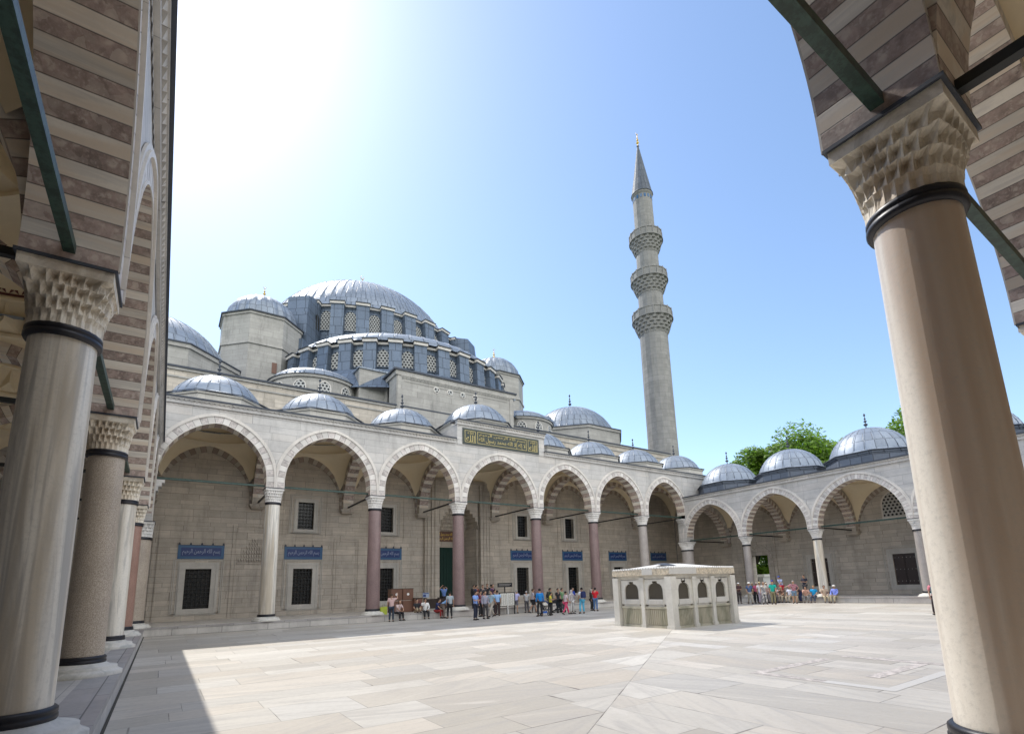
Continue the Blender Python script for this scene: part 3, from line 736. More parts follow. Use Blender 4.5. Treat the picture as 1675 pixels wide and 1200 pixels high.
def floor_slab(root, x0, x1, y0, y1, name='floor'):
    m = MB(); m.box(x0, x1, y0, y1, -.05, ZL, 0)
    m.box(x0, x1, y0 - .05, y0 + .5, ZL - .10, ZL + .004, 1)
    o = m.build(name, ['terrace', 'ledge'], root)
    f = MB(); f.box(x0, x1, y0 - .03, y0 - .003, .006, ZL - .102, 0); f.box(x0, x1, y0 - .075, y0 - .032, -.04, .007, 1); f.build('ledge_facing', ['ledge_f', 'hedge'], o)
    return o

def text_mesh(name, s, w_, h_, mat, ext=.012, font_space=1.0):
    cu = bpy.data.curves.new(name, 'FONT'); cu.body = s; cu.align_x = 'CENTER'; cu.align_y = 'CENTER'; cu.extrude = ext; cu.offset = .0; cu.resolution_u = 3
    o = bpy.data.objects.new(name, cu); COL.objects.link(o)
    dg = bpy.context.evaluated_depsgraph_get(); me = bpy.data.meshes.new_from_object(o.evaluated_get(dg))
    bpy.data.objects.remove(o)
    me.materials.clear(); me.materials.append(M[mat])
    if len(me.vertices):
        xs = [v.co.x for v in me.vertices]; ys = [v.co.y for v in me.vertices]
        sx = w_ / (max(xs) - min(xs)); sy = h_ / (max(ys) - min(ys)); mx = (max(xs) + min(xs)) / 2; my = (max(ys) + min(ys)) / 2
        for v in me.vertices: v.co = ((v.co.x - mx) * sx, -v.co.z, (v.co.y - my) * sy)
    me.name = name
    return me
PF = {'alif': 0xFE8D, 'alifE': 0xFE8E, 'lamI': 0xFEDF, 'lamM': 0xFEE0, 'lamE': 0xFEDE, 'haE': 0xFEEA, 'lamalif': 0xFEFB}
def ar(*c): return ''.join(chr(x) for x in reversed(c))
SHAHADA = ar(0xFEFB, 0x20, 0xFE87, 0xFEDF, 0xFEEA, 0x20, 0xFE87, 0xFEFB, 0x20, 0xFE8D, 0xFEDF, 0xFEE0, 0xFEEA, 0x20, 0xFEE3, 0xFEA4, 0xFEE4, 0xFEAA, 0x20, 0xFEAD, 0xFEB3, 0xFEEE, 0xFEDD, 0x20, 0xFE8D, 0xFEDF, 0xFEE0, 0xFEEA)
BISM = ar(0xFE91, 0xFEB4, 0xFEE2, 0x20, 0xFE8D, 0xFEDF, 0xFEE0, 0xFEEA, 0x20, 0xFE8D, 0xFEDF, 0xFEAE, 0xFEA3, 0xFEE4, 0xFEE6, 0x20, 0xFE8D, 0xFEDF, 0xFEAE, 0xFEA3, 0xFEF4, 0xFEE2)
ALLAH = ar(0xFE8D, 0xFEDF, 0xFEE0, 0xFEEA)

def frame(m, x0, x1, z0, z1, y, t, mi=0, pr=.02):
    m.box(x0, x1, y - pr, y, z0, z0 + t, mi); m.box(x0, x1, y - pr, y, z1 - t, z1, mi)
    m.box(x0, x0 + t, y - pr, y, z0 + t, z1 - t, mi); m.box(x1 - t, x1, y - pr, y, z0 + t, z1 - t, mi)
# ------------------------------------------------------------------ ground
g_ = MB(); g_.quad((-900, -900, -.06), (900, -900, -.06), (900, 900, -.06), (-900, 900, -.06)); tag(g_.build('ground', 'grass'), kind='structure')
g_ = MB(); g_.quad((-12, -45, -.03), (75, -45, -.03), (75, 30, -.03), (-12, 30, -.03)); tag(g_.build('outer_pavement', 'asphalt'), kind='structure')
g_ = MB(); g_.quad((.2, YR + .2, 0), (W - .2, YR + .2, 0), (W - .2, -.2, 0), (.2, -.2, 0)); tag(g_.build('courtyard_floor', 'floor'), kind='structure')
g_ = MB()
def strip(m, a, b, wd, mi):
    a = Vector(a); b = Vector(b); d = (b - a).normalized(); p = Vector((-d.y, d.x)) * wd / 2
    m.quad((a.x - p.x, a.y - p.y, .004), (b.x - p.x, b.y - p.y, .004), (b.x + p.x, b.y + p.y, .004), (a.x + p.x, a.y + p.y, .004), mi)
C4 = [(11.6, -26.95), (15.2, -26.95), (15.2, -29.45), (11.6, -29.45)]
strip(g_, (11.72, -26.95), (14.5, -26.95), .24, 0); strip(g_, (11.6, -28.3), (11.6, -26.83), .24, 0); strip(g_, (11.6, -29.5), (11.6, -28.3), .26, 1)
strip(g_, (11.73, -29.4), (14.2, -29.4), .2, 1); strip(g_, (12.6, -28.7), (15.1, -28.7), .26, 0); strip(g_, (15.2, -29.4), (15.2, -27.0), .3, 0)
M['inlay_r'] = mat_breccia('worn_red_inlay', (.44, .40, .37), (.48, .43, .39), 8, .4)
M['inlay_w'] = plain('white_inlay', (.53, .51, .475), .5, 0, .1)
tag(g_.build('pavement_inlay', ['inlay_r', 'inlay_w']), kind='structure')

# ------------------------------------------------------------------ prayer portico (north-east side, the tall one)
ZN, ZA, ZAP, ZCQ = 7.2, 8.12, 11.62, 12.8
pp = thing('mosque_portico', 'tall portico of seven pointed arches before the mosque, gilded inscription over its middle arch', 'portico', (0, 0, 0))
XB = wing(pp, [A0, B, B, AC, B, B, A0], ZN, ZA, ZAP, ZCQ, (.395, .435), ['col_white', 'col_mauve', 'col_mauve', 'col_mauve', 'col_mauve', 'col_grey'], .5,
          2.76, 12.95, 13.85, 2.72, big=(3, 14.2, 14.1), wall=False, capmat='capital_w', extra=(3, 4), fsel=None)
# corner bays: piers above the low corner columns, cross walls, vaults and domes
def corner_column(root, x, y, mat, capmat='capital_w'): return column(root, x, y, .56, .58, 4.95, 5.85, .62, mat, capmat)
for x, sg, cm in ((0, -1, 'col_brown'), (W, 1, 'col_grey')):
    corner_column(pp, x, 0, cm)
    p = MB(); p.box(x - .5, x + .5, -.455, .5, 5.85, ZCQ - .4)
    s2 = -sg
    for k, (z0, z1, dp) in enumerate(((7.95, 8.12, .42), (7.75, 7.95, .30), (7.5, 7.75, .16), (7.2, 7.5, .06))):
        p.box(min(x, x + s2 * (.46 + dp)), max(x, x + s2 * (.46 + dp)), -.40 + k * .004, .40, z0, z1)
    p.build('corner_pier', 'facade', pp)
    # wall above the low arch that opens into the side portico, and the roof of the corner bay
    A = Arch((D - 1.1) / 2, 3.41, 5.85, 27); cxx = x + sg * D / 2
    q = MB(); q.T = lambda a, b, z, c=cxx: (c + a, b, z)
    voussoirs(q, A, -HW - .02, HW, .42, D / 2, True); q.build('arch', ARCHM, pp)
    q2 = MB(); q2.T = q.T; spandrel(q2, A, -HW, .4, D / 2, ZCQ, 5.85); spandrel(q2, A, HW, .4, D / 2, ZCQ, 5.85)
    q2.build('corner_wall', 'facade', pp)
    hx = D / 2 - HW; AX = Arch(hx, 3.5, ZA)
    vault(pp, cxx, (D + HW) / 2 - .05, hx, (D - .14 - HW) / 2, AX, AX, 12.12, 2.2)
    portico_dome(pp, cxx, 3.35, 2.8, 13.05, 13.95, ZCQ, 2.75)
    # outer wall of the corner bay
    q3 = MB()
    xo = x + sg * D; hl = [(2.9, 4.3, 1.15, 3.7)]
    q3.T = lambda a, b, z, c=xo, s=sg: (c + s * (b), a, z)
    holewall(q3, -.45, D + .4, 0, ZCQ, hl, 0.0, 0, .4); q3.quad((-.45, .9, 0), (D + .4, .9, 0), (D + .4, .9, ZCQ), (-.45, .9, ZCQ))
    q3.build('side_wall', 'sidewall', pp)
    cornice(pp, min(x + sg * .3, x + sg * (D + .9)), max(x + sg * .3, x + sg * (D + .9)), -HW - .01, ZCQ)
    m = MB(); m.box(min(x, x + sg * (D + 1.15)), max(x, x + sg * (D + 1.15)), -.3, D, ZCQ - .04, ZCQ + .03); m.build('roof', 'lead', pp)
cornice(pp, -.3, XB[3] - .45, -HW - .01, ZCQ); cornice(pp, XB[4] + .75, W + .3, -HW - .01, ZCQ)
roof_slab(pp, 0, W, -.5, D, ZCQ + .02, [((XB[i] + XB[i + 1]) / 2, 3.35, 2.55) for i in range(7)])
floor_slab(pp, -D - .4, W + D + .4, -.609, D + 3.0)
# raised middle with the inscription
x0, x1 = XB[3] - .28, XB[4] + .78
c_ = MB(); c_.box(x0, x1, -HW - .05, .6, 12.42, 14.05); c_.box(x0 + .1, x1 - .1, .6, D - .9, ZCQ + .05, 14.0)
pc = c_.build('raised_parapet', 'facade', pp)
cornice(pp, x0 - .05, x1 + .05, -HW - .06, 14.3)
c_ = MB(); yp = -HW - .05
c_.box(18.85, 25.9, yp - .05, yp + .02, 12.52, 13.76)
ins = c_.build('inscription_panel', 'inscr', pp)
c_ = MB()
for a, b in ((19.02, 19.95), (20.1, 24.65), (24.8, 25.73)): frame(c_, a, b, 12.68, 13.60, yp - .05, .035)
c_.build('gilded_border', 'gold2', ins)
for s, cx, w_, zz, hh in ((ALLAH, 19.49, .72, 13.0, .5), (ALLAH, 19.49, .5, 13.42, .2), (SHAHADA, 22.38, 4.3, 12.98, .46), (BISM, 22.38, 4.2, 13.38, .3), (ALLAH, 25.27, .72, 13.0, .5), (ALLAH, 25.27, .5, 13.42, .2)):
    link('lettering', text_mesh('lettering', s, w_, hh, 'gold2', .012, 0), ins, (cx, yp - .065, zz))

# ------------------------------------------------------------------ side and rear porticoes
ZNs, ZAs, ZAPs, ZCs = 4.95, 5.78, 9.19, 10.2
def side_portico(label, loc, rot, bays, mats, caps='capital', relief=True, first=True):
    r = thing('courtyard_portico', label, 'portico', loc, rot, 'low porticoes round the courtyard')
    X = wing(r, bays, ZNs, ZAs, ZAPs, ZCs, (.316, .345), mats, .43, 2.78, 10.75, 11.35, 2.78, capmat=caps, relief=relief, na=49, nc=43)
    return r, X
SB = [B0, B, BC, B, B0]
sl_, XS = side_portico('low portico at the left edge, striped arches and green iron rods seen close up', (0, YR, 0), PI / 2, SB, ['col_white', 'col_brown', 'col_white', 'col_rose'])
sr_, _ = side_portico('low marble portico on the far right, people sitting on its ledge', (W, 0, 0), -PI / 2, SB, ['col_grey', 'col_white', 'col_grey', 'col_white'], 'capital_w')
RB = [A0 + .085, B - .03, B, AC - .11, B, B - .03, A0 + .085]
rr_, XR = side_portico('low portico nearest the viewer, resting on the big cream column at right', (W, YR, 0), PI, RB, ['col_grey', 'col_cream', 'col_white', 'col_grey', 'col_brown', 'col_cream'])
L = XS[-1]; LR = XR[-1]
# corner columns and corner bays of the rear portico
for x in (0, LR):
    corner_column(rr_, x, 0, 'col_brown', 'capital')
    p = MB(); p.box(x - .5, x + .5, -.455, .5, 5.85, ZCs - .4); p.build('corner_pier', 'facade', rr_)
    sg = -1 if x == 0 else 1; cxx = x + sg * D / 2; hx = D / 2 - HW; AX = Arch(hx, 3.41, ZAs)
    A = Arch((D - 1.1) / 2, 3.38, 5.85, 27)
    q = MB(); q.T = lambda a, b, z, c=cxx: (c + a, b, z)
    voussoirs(q, A, -HW, HW, .42, D / 2, True, (0, 1), (0, 1)); spandrel(q, A, -HW + .02, .4, D / 2, ZCs, 5.85, 2); spandrel(q, A, HW - .02, .4, D / 2, ZCs, 5.85, 2)
    q.build('cross_arch', ['red', 'stripe', 'ashlar'], rr_)
    vault(rr_, cxx, (D + HW) / 2, hx, (D - HW) / 2, AX, AX, ZAPs + .5, 2.2)
    portico_dome(rr_, cxx, 3.35, 2.8, 10.75, 11.35, ZCs)
# walls of the side porticoes
def plain_wall(root, x0, x1, holes, name='back_wall'):
    m = MB(); holewall(m, x0, x1, 0, ZCs, holes, D, 0, .5)
    for a, b in ((x0, x1),):
        xs = sorted({a, b} | {h[0] for h in holes if h[4:]} | {h[1] for h in holes if h[4:]})
    hh = [h[:4] for h in holes if len(h) > 4]
    holewall(m, x0, x1, 0, ZCs + .6, hh, D + .95, 0, -.45)
    m.quad((x0, D, ZCs), (x1, D, ZCs), (x1, D + .95, ZCs), (x0, D + .95, ZCs))
    return m.build(name, 'sidewall', root)
def hw(h): return h[:4]
_hw = holewall
def holewall(mb, x0, x1, z0, z1, holes, y, mi=0, depth=.45): _hw(mb, x0, x1, z0, z1, [h[:4] for h in holes], y, mi, depth)

def wall_window(root, x, z0, z1, w_, y, grille=True, fw=.24, shutter=False, trim='frame', cells=(6, 9)):
    """window in a wall at y: frame (part) with pane and grille (sub-parts)"""
    m = MB(); h = w_ / 2
    for k, (t0, t1, pr) in enumerate(((0, fw * .62, .05), (fw * .62, fw * .8, .085), (fw * .8, fw, .035))):
        a, b = h + t0, h + t1
        m.box(x - b, x - a, y - pr, y + .01, z0 - t1, z1 + t1); m.box(x + a, x + b, y - pr, y + .01, z0 - t1, z1 + t1)
        m.box(x - a, x + a, y - pr, y + .01, z1 + t0, z1 + t1); m.box(x - a, x + a, y - pr, y + .01, z0 - t1, z0 - t0)
    for q, t_ in ((fw + .13, .05), (fw + .24, .035)): frame(m, x - h - q - t_, x + h + q + t_, z0 - min(q, .28) - t_, z1 + q + t_, y, t_, 0, .045)
    o = m.build('window' if not shutter else 'shuttered_window', trim, root)
    if shutter:
        s = MB()
        for sg in (-1, 1):
            s.box(x + min(0, sg * h) + .01, x + max(0, sg * h) - .01, y + .10, y + .15, z0, z1)
            for r_ in range(4):
                za_ = z0 + (z1 - z0) * (r_ + .08) / 4; zb_ = z0 + (z1 - z0) * (r_ + .92) / 4
                s.box(x + min(0, sg * h) + .08, x + max(0, sg * h) - .08, y + .075, y + .10, za_, zb_)
        so_ = s.build('shutter', 'wood_d', o)
        t = MB()
        for zz in (z0 + .3, (z0 + z1) / 2, z1 - .3):
            for k in range(6): t.lathe([(.028, 0), (.02, .02), (.0, .03)], 0, 0, 6) if False else t.box(x - h + .12 + k * (w_ - .24) / 5 - .018, x - h + .12 + k * (w_ - .24) / 5 + .018, y + .055, y + .08, zz - .018, zz + .018)
        t.build('studs', 'trim', so_)
    else:
        p = MB(); p.box(x - h, x + h, y + .34, y + .37, z0, z1); p.build('pane', 'glass', o)
        g = MB(); nx, nz = cells
        for i in range(nx + 1): xx = x - h + w_ * i / nx; g.box(xx - .014, xx + .014, y + .12, y + .148, z0, z1)
        for j in range(nz + 1): zz = z0 + (z1 - z0) * j / nz; g.box(x - h, x + h, y + .115, y + .152, zz - .014, zz + .014)
        for i in range(1, nx):
            for j in range(1, nz): xx = x - h + w_ * i / nx; zz = z0 + (z1 - z0) * j / nz; g.box(xx - .028, xx + .028, y + .10, y + .16, zz - .028, zz + .028)
        g.build('grille', 'iron', o)
    return o
# right portico wall: local x = -Y.
hs_r = [(2.45, 4.35, ZL, 4.35, 1), (8.55, 10.05, 1.15, 3.66), (15.25, 16.85, 1.15, 3.66), (21.6, 23.1, 1.15, 3.66), (28.1, 29.6, 1.15, 3.66)]
plain_wall(sr_, -.2, L + .3, hs_r)
for h_ in hs_r[1:]: wall_window(sr_, (h_[0] + h_[1]) / 2, 1.15, 3.66, h_[1] - h_[0], D, shutter=True, fw=.42)
# arched gateway surround and open door leaf
A = Arch(1.15, 1.5, 3.55, 21); m = MB(); m.T = lambda a, b, z: (3.4 + a, b, z)
voussoirs(m, A, D - .10, D + .02, .4, 3, False, (0, 0), (0, 0)); spandrel(m, A, D - .04, .38, 1.9, 6.3, 3.5)
for sg in (-1, 1): m.box(sg * 1.35 - .2, sg * 1.35 + .2, D - .10, D + .02, ZL, 3.56); m.box(sg * 1.8 - .12, sg * 1.8 + .12, D - .14, D + .02, ZL, 6.3)
m.box(-1.92, 1.92, D - .14, D + .02, 6.3, 6.5)
gw = m.build('gateway', 'sidewall', sr_)
m = MB(); m.T = lambda a, b, z: (3.4 + a, b, z); A2 = Arch(.95, .55, 3.8, 15); e = A2.off(0)
vsx = []
for i in range(A2.n): m.quad((e[i][0], D + .3, e[i][1]), (e[i + 1][0], D + .3, e[i + 1][1]), (e[i + 1][0], D + .3, 4.4), (e[i][0], D + .3, 4.4))
m.build('gate_arch', 'sidewall', gw)
# lattice lunette windows over the shutters
def arched_panel(m, x, z0, z1, w_, y, mi=0, th=.08, n=12):
    h = w_ / 2; hr = min(h * 1.15, (z1 - z0)); A = Arch(h, hr, z1 - hr, n); P = [(x - h, z0), (x + h, z0)] + [(x + a, z) for a, z in reversed(A.off(0))]
    m.prism(P, y, y + th, mi)
def lattice_window(root, x, z0, z1, w_, y, T=None, fr=.12, trim='trim', name='lattice_window'):
    m = MB(); m.T = T; h = w_ / 2; hr = h * 1.15; A = Arch(h, hr, z1 - hr, 14)
    a = A.off(0); e = A.off(fr)
    for i in range(A.n):
        m.quad((x + a[i][0], y - .05, a[i][1]), (x + a[i + 1][0], y - .05, a[i + 1][1]), (x + e[i + 1][0], y - .05, e[i + 1][1]), (x + e[i][0], y - .05, e[i][1]))
        m.quad((x + a[i][0], y - .05, a[i][1]), (x + a[i][0], y + .05, a[i][1]), (x + a[i + 1][0], y + .05, a[i + 1][1]), (x + a[i + 1][0], y - .05, a[i + 1][1]))
        m.quad((x + e[i][0], y - .05, e[i][1]), (x + e[i][0], y + .05, e[i][1]), (x + e[i + 1][0], y + .05, e[i + 1][1]), (x + e[i + 1][0], y - .05, e[i + 1][1]))
    for sg in (-1, 1): m.box(x + min(sg * h, sg * (h + fr)), x + max(sg * h, sg * (h + fr)), y - .05, y + .05, z0, z1 - hr)
    m.box(x - h - fr, x + h + fr, y - .06, y + .05, z0 - fr, z0)
    o = m.build(name, trim, root)
    p = MB(); p.T = T; arched_panel(p, x, z0, z1, w_, y - .02, 0, .05); p.build('lattice', 'lattice', o)
    return o
for xx in (16.05, 22.9, 9.5): lattice_window(sr_, xx, 6.75, 8.85, 1.9, D - .02) if xx > 10 else None
# left portico wall (only slivers show) and the wall behind the viewer
hs_l = [(c - .75, c + .75, 1.15, 3.66) for c in (3.2, 9.6, 16.1, 22.7, 29.0)]
plain_wall(sl_, -.3, L + .2, hs_l)
for h_ in hs_l: wall_window(sl_, (h_[0] + h_[1]) / 2, 1.15, 3.66, 1.5, D, fw=.3)
plain_wall(rr_, -D - 1, LR + D + 1, [])
m = MB()
for x in (-D, LR + D): m.box(x - .4, x + .4, -.5, D + .5, 0, ZCs)
m.build('end_wall', 'sidewall', rr_)
for r_, l_ in ((sl_, L), (sr_, L), (rr_, LR)):
    XX = XS if r_ is not rr_ else XR
    if r_ is rr_:
        roof_slab(r_, -D - .5, l_ + D + .5, -.4, D + .4, ZCs + .02, [(-D / 2, 3.35, 2.6)] + [((XX[i] + XX[i + 1]) / 2, 3.35, 2.55) for i in range(7)] + [(l_ + D / 2, 3.35, 2.6)])
        floor_slab(r_, .0, l_, -.609, D + .3); m = MB(); m.box(-D - .3, 0, .9, D + .3, -.05, ZL); m.box(l_, l_ + D + .3, .9, D + .3, -.05, ZL); m.build('corner_floor', 'terrace', r_)
        cornice(r_, .3, l_ - .3, -HW - .01, ZCs)
    else:
        roof_slab(r_, 0, l_, -.4, D + .8, ZCs + .02, [((XX[i] + XX[i + 1]) / 2, 3.35, 2.55) for i in range(5)])
        floor_slab(r_, .609 if r_ is sr_ else -.88, l_ - .609 if r_ is sl_ else l_ + .88, -.609, D + .3)
        cornice(r_, .30, l_ - .30, -HW - .01, ZCs)

# ------------------------------------------------------------------ mosque
mq = thing('mosque', 'huge grey domed mosque behind the tall portico, gold crescent on its main dome', 'mosque', (XC, 8, 0))
def T0(a, b, z): return (a - XC, b - 8, z)
class MQ(MB):
    def __init__(s): super().__init__(); s.T = T0
XH0, XH1 = -7.0, 51.4
low = [9.57, 15.75, 28.95, 35.1, 41.4]; hl = [(3.12 - .73, 3.12 + .73, 1.15, 3.7)] + [(c - .66, c + .66, 1.15, 3.68) for c in low] + [(47.2, 48.6, 1.15, 3.68)]
upw = [(c - .56, c + .56, 6.55, 8.55) for c in (9.6, 15.75, 29.05, 34.85)]
port = [(20.35, 24.05, ZL, 9.4)]
m = MQ(); holewall(m, XH0, XH1, 0, 17.35, hl + upw + port, D, 0, .4)
wl = m.build('facade_wall', 'ashlar', mq)
class WP:  # window helper inside the mosque frame
    pass
def mw(fn, *a, **k):
    """run a builder whose geometry is in world coordinates under the mosque"""
    global MB
    old = MB.__init__
    def ini(s): old(s); s.T = T0
    MB.__init__ = ini
    try: return fn(*a, **k)
    finally: MB.__init__ = old
for i, c in enumerate([3.12] + low + [47.9]):
    ww = 1.46 if i == 0 else (1.32 if i < 6 else 1.4)
    mw(wall_window, mq, c, 1.15, 3.7 if i == 0 else 3.68, ww, D, fw=.42, cells=(6, 10))
    # tile panel with white lettering
    def tile(c, wd=1.31, z0=4.35, z1=5.24):
        m = MB(); m.box(c - wd, c + wd, D - .05, D + .01, z0, z1); m.box(c - wd, c + wd, D - .07, D + .01, z1, z1 + .03, 1)
        for k in range(5):
            xx = c - wd + .06 + k * (2 * wd - .12) / 4; m.prism([(xx - .07, z1 + .03), (xx + .07, z1 + .03), (xx + .045, z1 + .12), (xx, z1 + .2), (xx - .045, z1 + .12)], D - .05, D - .01, 1)
        o = m.build('tile_panel', ['blue_l', 'lead_edge'], mq)
        b = MB(); b.box(c - wd + .17, c + wd - .17, D - .062, D - .05, z0 + .17, z1 - .15); b.build('tile_field', 'blue', o)
        link('lettering', text_mesh('lettering', BISM, 2 * wd - .5, .42, 'tile_w', .004), o, (c - XC, D - 8 - .07, (z0 + z1) / 2))
    mw(tile, c + (.07 if i == 0 else 0))
for h_ in upw:
    mw(wall_window, mq, (h_[0] + h_[1]) / 2, 6.55, 8.55, 1.12, D, fw=.28, cells=(5, 8))
    m = MQ(); x = (h_[0] + h_[1]) / 2
    frame(m, x - 1.55, x + 1.55, 5.95, 11.2, D, .09, 0, .04); m.build('panel_moulding', 'ashlar', mq)
# blind mihrab niches and recessed panels on the wall
def niche(c, z1=6.7, wd=1.35):
    m = MB(); frame(m, c - wd, c + wd, ZL, z1, D, .10, 0, .05); frame(m, c - wd + .22, c + wd - .22, ZL, z1 - .25, D, .07, 0, .035)
    n = 6
    for k in range(n):     # stepped muqarnas hood
        q = .95 * (1 - k / n); z = 4.15 + k * .27; nb = max(2, 2 * (n - k))
        for j in range(nb):
            xx = c - q + 2 * q * j / nb; m.prism([(xx, z + .25), (xx + 2 * q / nb, z + .25), (xx + q / nb + q / nb * .5, z + .08), (xx + q / nb, z), (xx + q / nb * .5, z + .08)], D - .10 + k * .006, D + .01)
    m.box(c - 1.0, c + 1.0, D - .06, D + .01, 4.0, 4.12)
    return m.build('mihrab_niche', 'ashlar', mq)
mw(niche, 6.3)
for c in (12.65, 31.9, 38.3, 44.5):
    m = MQ(); frame(m, c - .95, c + .95, .62, 5.95, D, .08, 0, .05); frame(m, c - .75, c + .75, .8, 5.75, D, .05, 0, .03); m.build('blind_panel', 'ashlar', mq)
m = MQ(); 
for x in (.55, .85): m.box(x - .04, x + .04, D - .06, D + .01, ZL, 6.6)
m.build('corner_moulding', 'ashlar', mq)
# wall arches and corbels of the tall portico on the mosque wall
for i, b in enumerate([A0, B, B, AC, B, B, A0]):
    cx = (XB[i] + XB[i + 1]) / 2; A = Arch(b / 2 - .5, ZAP - ZA, ZA, 31)
    m = MB(); m.T = lambda a, bb, z, c=cx: T0(c + a, bb, z); voussoirs(m, A, D - .14, D + .01, .42, b / 2 - .02, False, (0, 1), (0, 1)); m.build('wall_arch', ['sub_r', 'sub_w'], mq)
# portal
m = MQ()
for k, (a, b, pr) in enumerate(((2.0, 2.28, .50), (2.28, 2.42, .56), (2.42, 2.62, .46), (2.62, 2.72, .52), (2.72, 2.95, .40), (2.95, 3.06, .46), (3.06, 3.22, .34))):
    for sg in (-1, 1): m.box(min(XC + sg * a, XC + sg * b), max(XC + sg * a, XC + sg * b), D - pr, D + .02, ZL, 11.0 + (b - 2.0) * .35)
    m.box(XC - a, XC + a, D - pr + .002, D + .02, 11.0 + (a - 2) * .35, 11.0 + (b - 2) * .35)
m.box(XC - 2.0, XC + 2.0, D - .36, D + .02, 9.45, 11.0)
nz = 7                                        # muqarnas hood inside the niche
po = m.build('portal', 'ashlar', mq)
m = MQ(); YN = D + 2.0
m.quad((XC - 1.85, D, ZL), (XC - 1.6, YN, ZL), (XC - 1.6, YN, 7.2), (XC - 1.85, D, 7.2)); m.quad((XC + 1.85, D, ZL), (XC + 1.6, YN, ZL), (XC + 1.6, YN, 7.2), (XC + 1.85, D, 7.2))
holewall(m, XC - 1.6, XC + 1.6, ZL, 7.3, [(XC - 1.25, XC + 1.25, ZL, 5.6)], YN, 0, .3)
m.build('niche_wall', 'ashlar', po)
m = MQ()
for k in range(nz):
    hwid = 1.85 * (1 - (k / nz) ** 1.4) + .05; z = 7.1 + k * .33; dep = 2.0 * (1 - (k / nz) ** 1.2); y1 = D + .02
    ow = 1.86; nn = max(2, int(hwid * 5))
    # solid corbelled course on both sides and at the back, scalloped edge
    for sg in (-1, 1): m.box(min(XC + sg * hwid, XC + sg * ow), max(XC + sg * hwid, XC + sg * ow), y1 - .3, D + 2.0, z, z + .34)
    m.box(XC - ow, XC + ow, D + max(.1, dep - .25), D + 2.0, z, z + .335)
    for j in range(nn):
        xx = XC - hwid + 2 * hwid * j / nn; q = hwid / nn
        m.add([(xx, D + max(.1, dep - .25), z + .3), (xx + 2 * q, D + max(.1, dep - .25), z + .3), (xx + q, D + max(0, dep - .25) - .14, z + .3), (xx + q, D + max(.1, dep - .25), z - .12)], [(0, 1, 2), (0, 2, 3), (1, 3, 2)])
m.box(XC - 1.86, XC + 1.86, D - .35, D + 2.0, 9.40, 9.46)
m.build('muqarnas_hood', 'ashlar', po)
m = MQ(); m.box(XC - 1.25, XC + 1.25, YN + .12, YN + .2, 1.3, 5.6)
for k in range(9): m.box(XC - 1.25 + k * .29, XC - 1.25 + k * .29 + .12, YN + .07, YN + .12, 1.3, 5.6)
m.build('door_curtain', 'curtain', po)
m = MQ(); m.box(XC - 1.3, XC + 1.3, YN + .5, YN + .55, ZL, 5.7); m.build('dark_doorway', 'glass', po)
for s, zz in ((SHAHADA, 6.75), (BISM, 6.35)):
    me = text_mesh('gilded_lettering', s, 2.0, .34, 'gold', .02); link('gilded_lettering', me, po, (0, YN - 8 - .03, zz))
m = MQ(); m.box(XC - 1.15, XC + 1.15, YN - .015, YN, 6.1, 7.02, 0); m.build('inscription_ground', 'wood', po)
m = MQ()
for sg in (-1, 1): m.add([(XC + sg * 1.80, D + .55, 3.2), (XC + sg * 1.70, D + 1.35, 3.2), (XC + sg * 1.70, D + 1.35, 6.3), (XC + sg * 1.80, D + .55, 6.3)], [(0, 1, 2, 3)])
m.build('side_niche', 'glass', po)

# body of the mosque -------------------------------------------------
m = MQ()
m.box(XH0, XH1, D + 2.6, 66, 0, 17.3)
m.box(XH0, XH1, D, 66, 17.3, 17.36, 1); 
m.box(XH0, XH1, D + .01, D + 2.65, 11.5, 17.3)
m.box(XH0 + 1, XH1 - 1, 12.6, 62, 17.36, 19.4); m.box(XH0 + .9, XH1 - .9, 12.5, 62, 19.4, 19.5, 1)
m.build('body_wall', ['ashlar_g', 'lead'], mq)
m = MQ(); m.box(XH0, XH1, D - .12, D + .3, 17.12, 17.3); m.box(XH0, XH1, D - .2, D + .7, 17.3, 17.42, 1); m.box(XH0, XH1, D - .07, D + .1, 16.6, 16.72)
m.build('parapet_cornice', ['ashlar_g', 'lead_edge'], mq)
# portal block
m = MQ(); bx0, bx1 = 16.35, 28.3
m.box(bx0, bx1, 6.62, 10.9, 12.9, 20.35)
m.box(bx0 - .12, bx1 + .12, 6.5, 11.0, 20.1, 20.5); m.box(bx0 + .7, bx1 - .7, 6.58, 6.66, 19.62, 19.74)
n = 34
for k in range(n):
    a = bx0 + .35 + (bx1 - bx0 - .7) * k / n; b = a + (bx1 - bx0 - .7) / n
    m.add([(a, 6.62, 19.78), (b, 6.62, 19.78), ((a + b) / 2, 6.42, 20.05), (a, 6.5, 20.1), (b, 6.5, 20.1)], [(0, 1, 2), (0, 2, 3), (1, 4, 2), (2, 4, 3)])
for sx in (bx0 + .25, bx1 - .25): m.box(sx - .18, sx + .18, 6.56, 6.66, 13, 20.1)
m.box(bx0 - .3, bx1 + .3, 6.38, 11.2, 20.5, 20.66, 1)
m.add([(bx0 - .25, 6.45, 20.66), (bx1 + .25, 6.45, 20.66), (bx1 - 1.5, 10.2, 21.5), (bx0 + 1.5, 10.2, 21.5)], [(0, 1, 2, 3)], 1)
m.add([(bx0 - .25, 6.45, 20.66), (bx0 + 1.5, 10.2, 21.5), (bx0 + 1.5, 12, 21.5), (bx0 - .25, 11.2, 20.66)], [(0, 1, 2, 3)], 1)
pb = m.build('portal_block', ['ashlar_g', 'lead_edge'], mq)
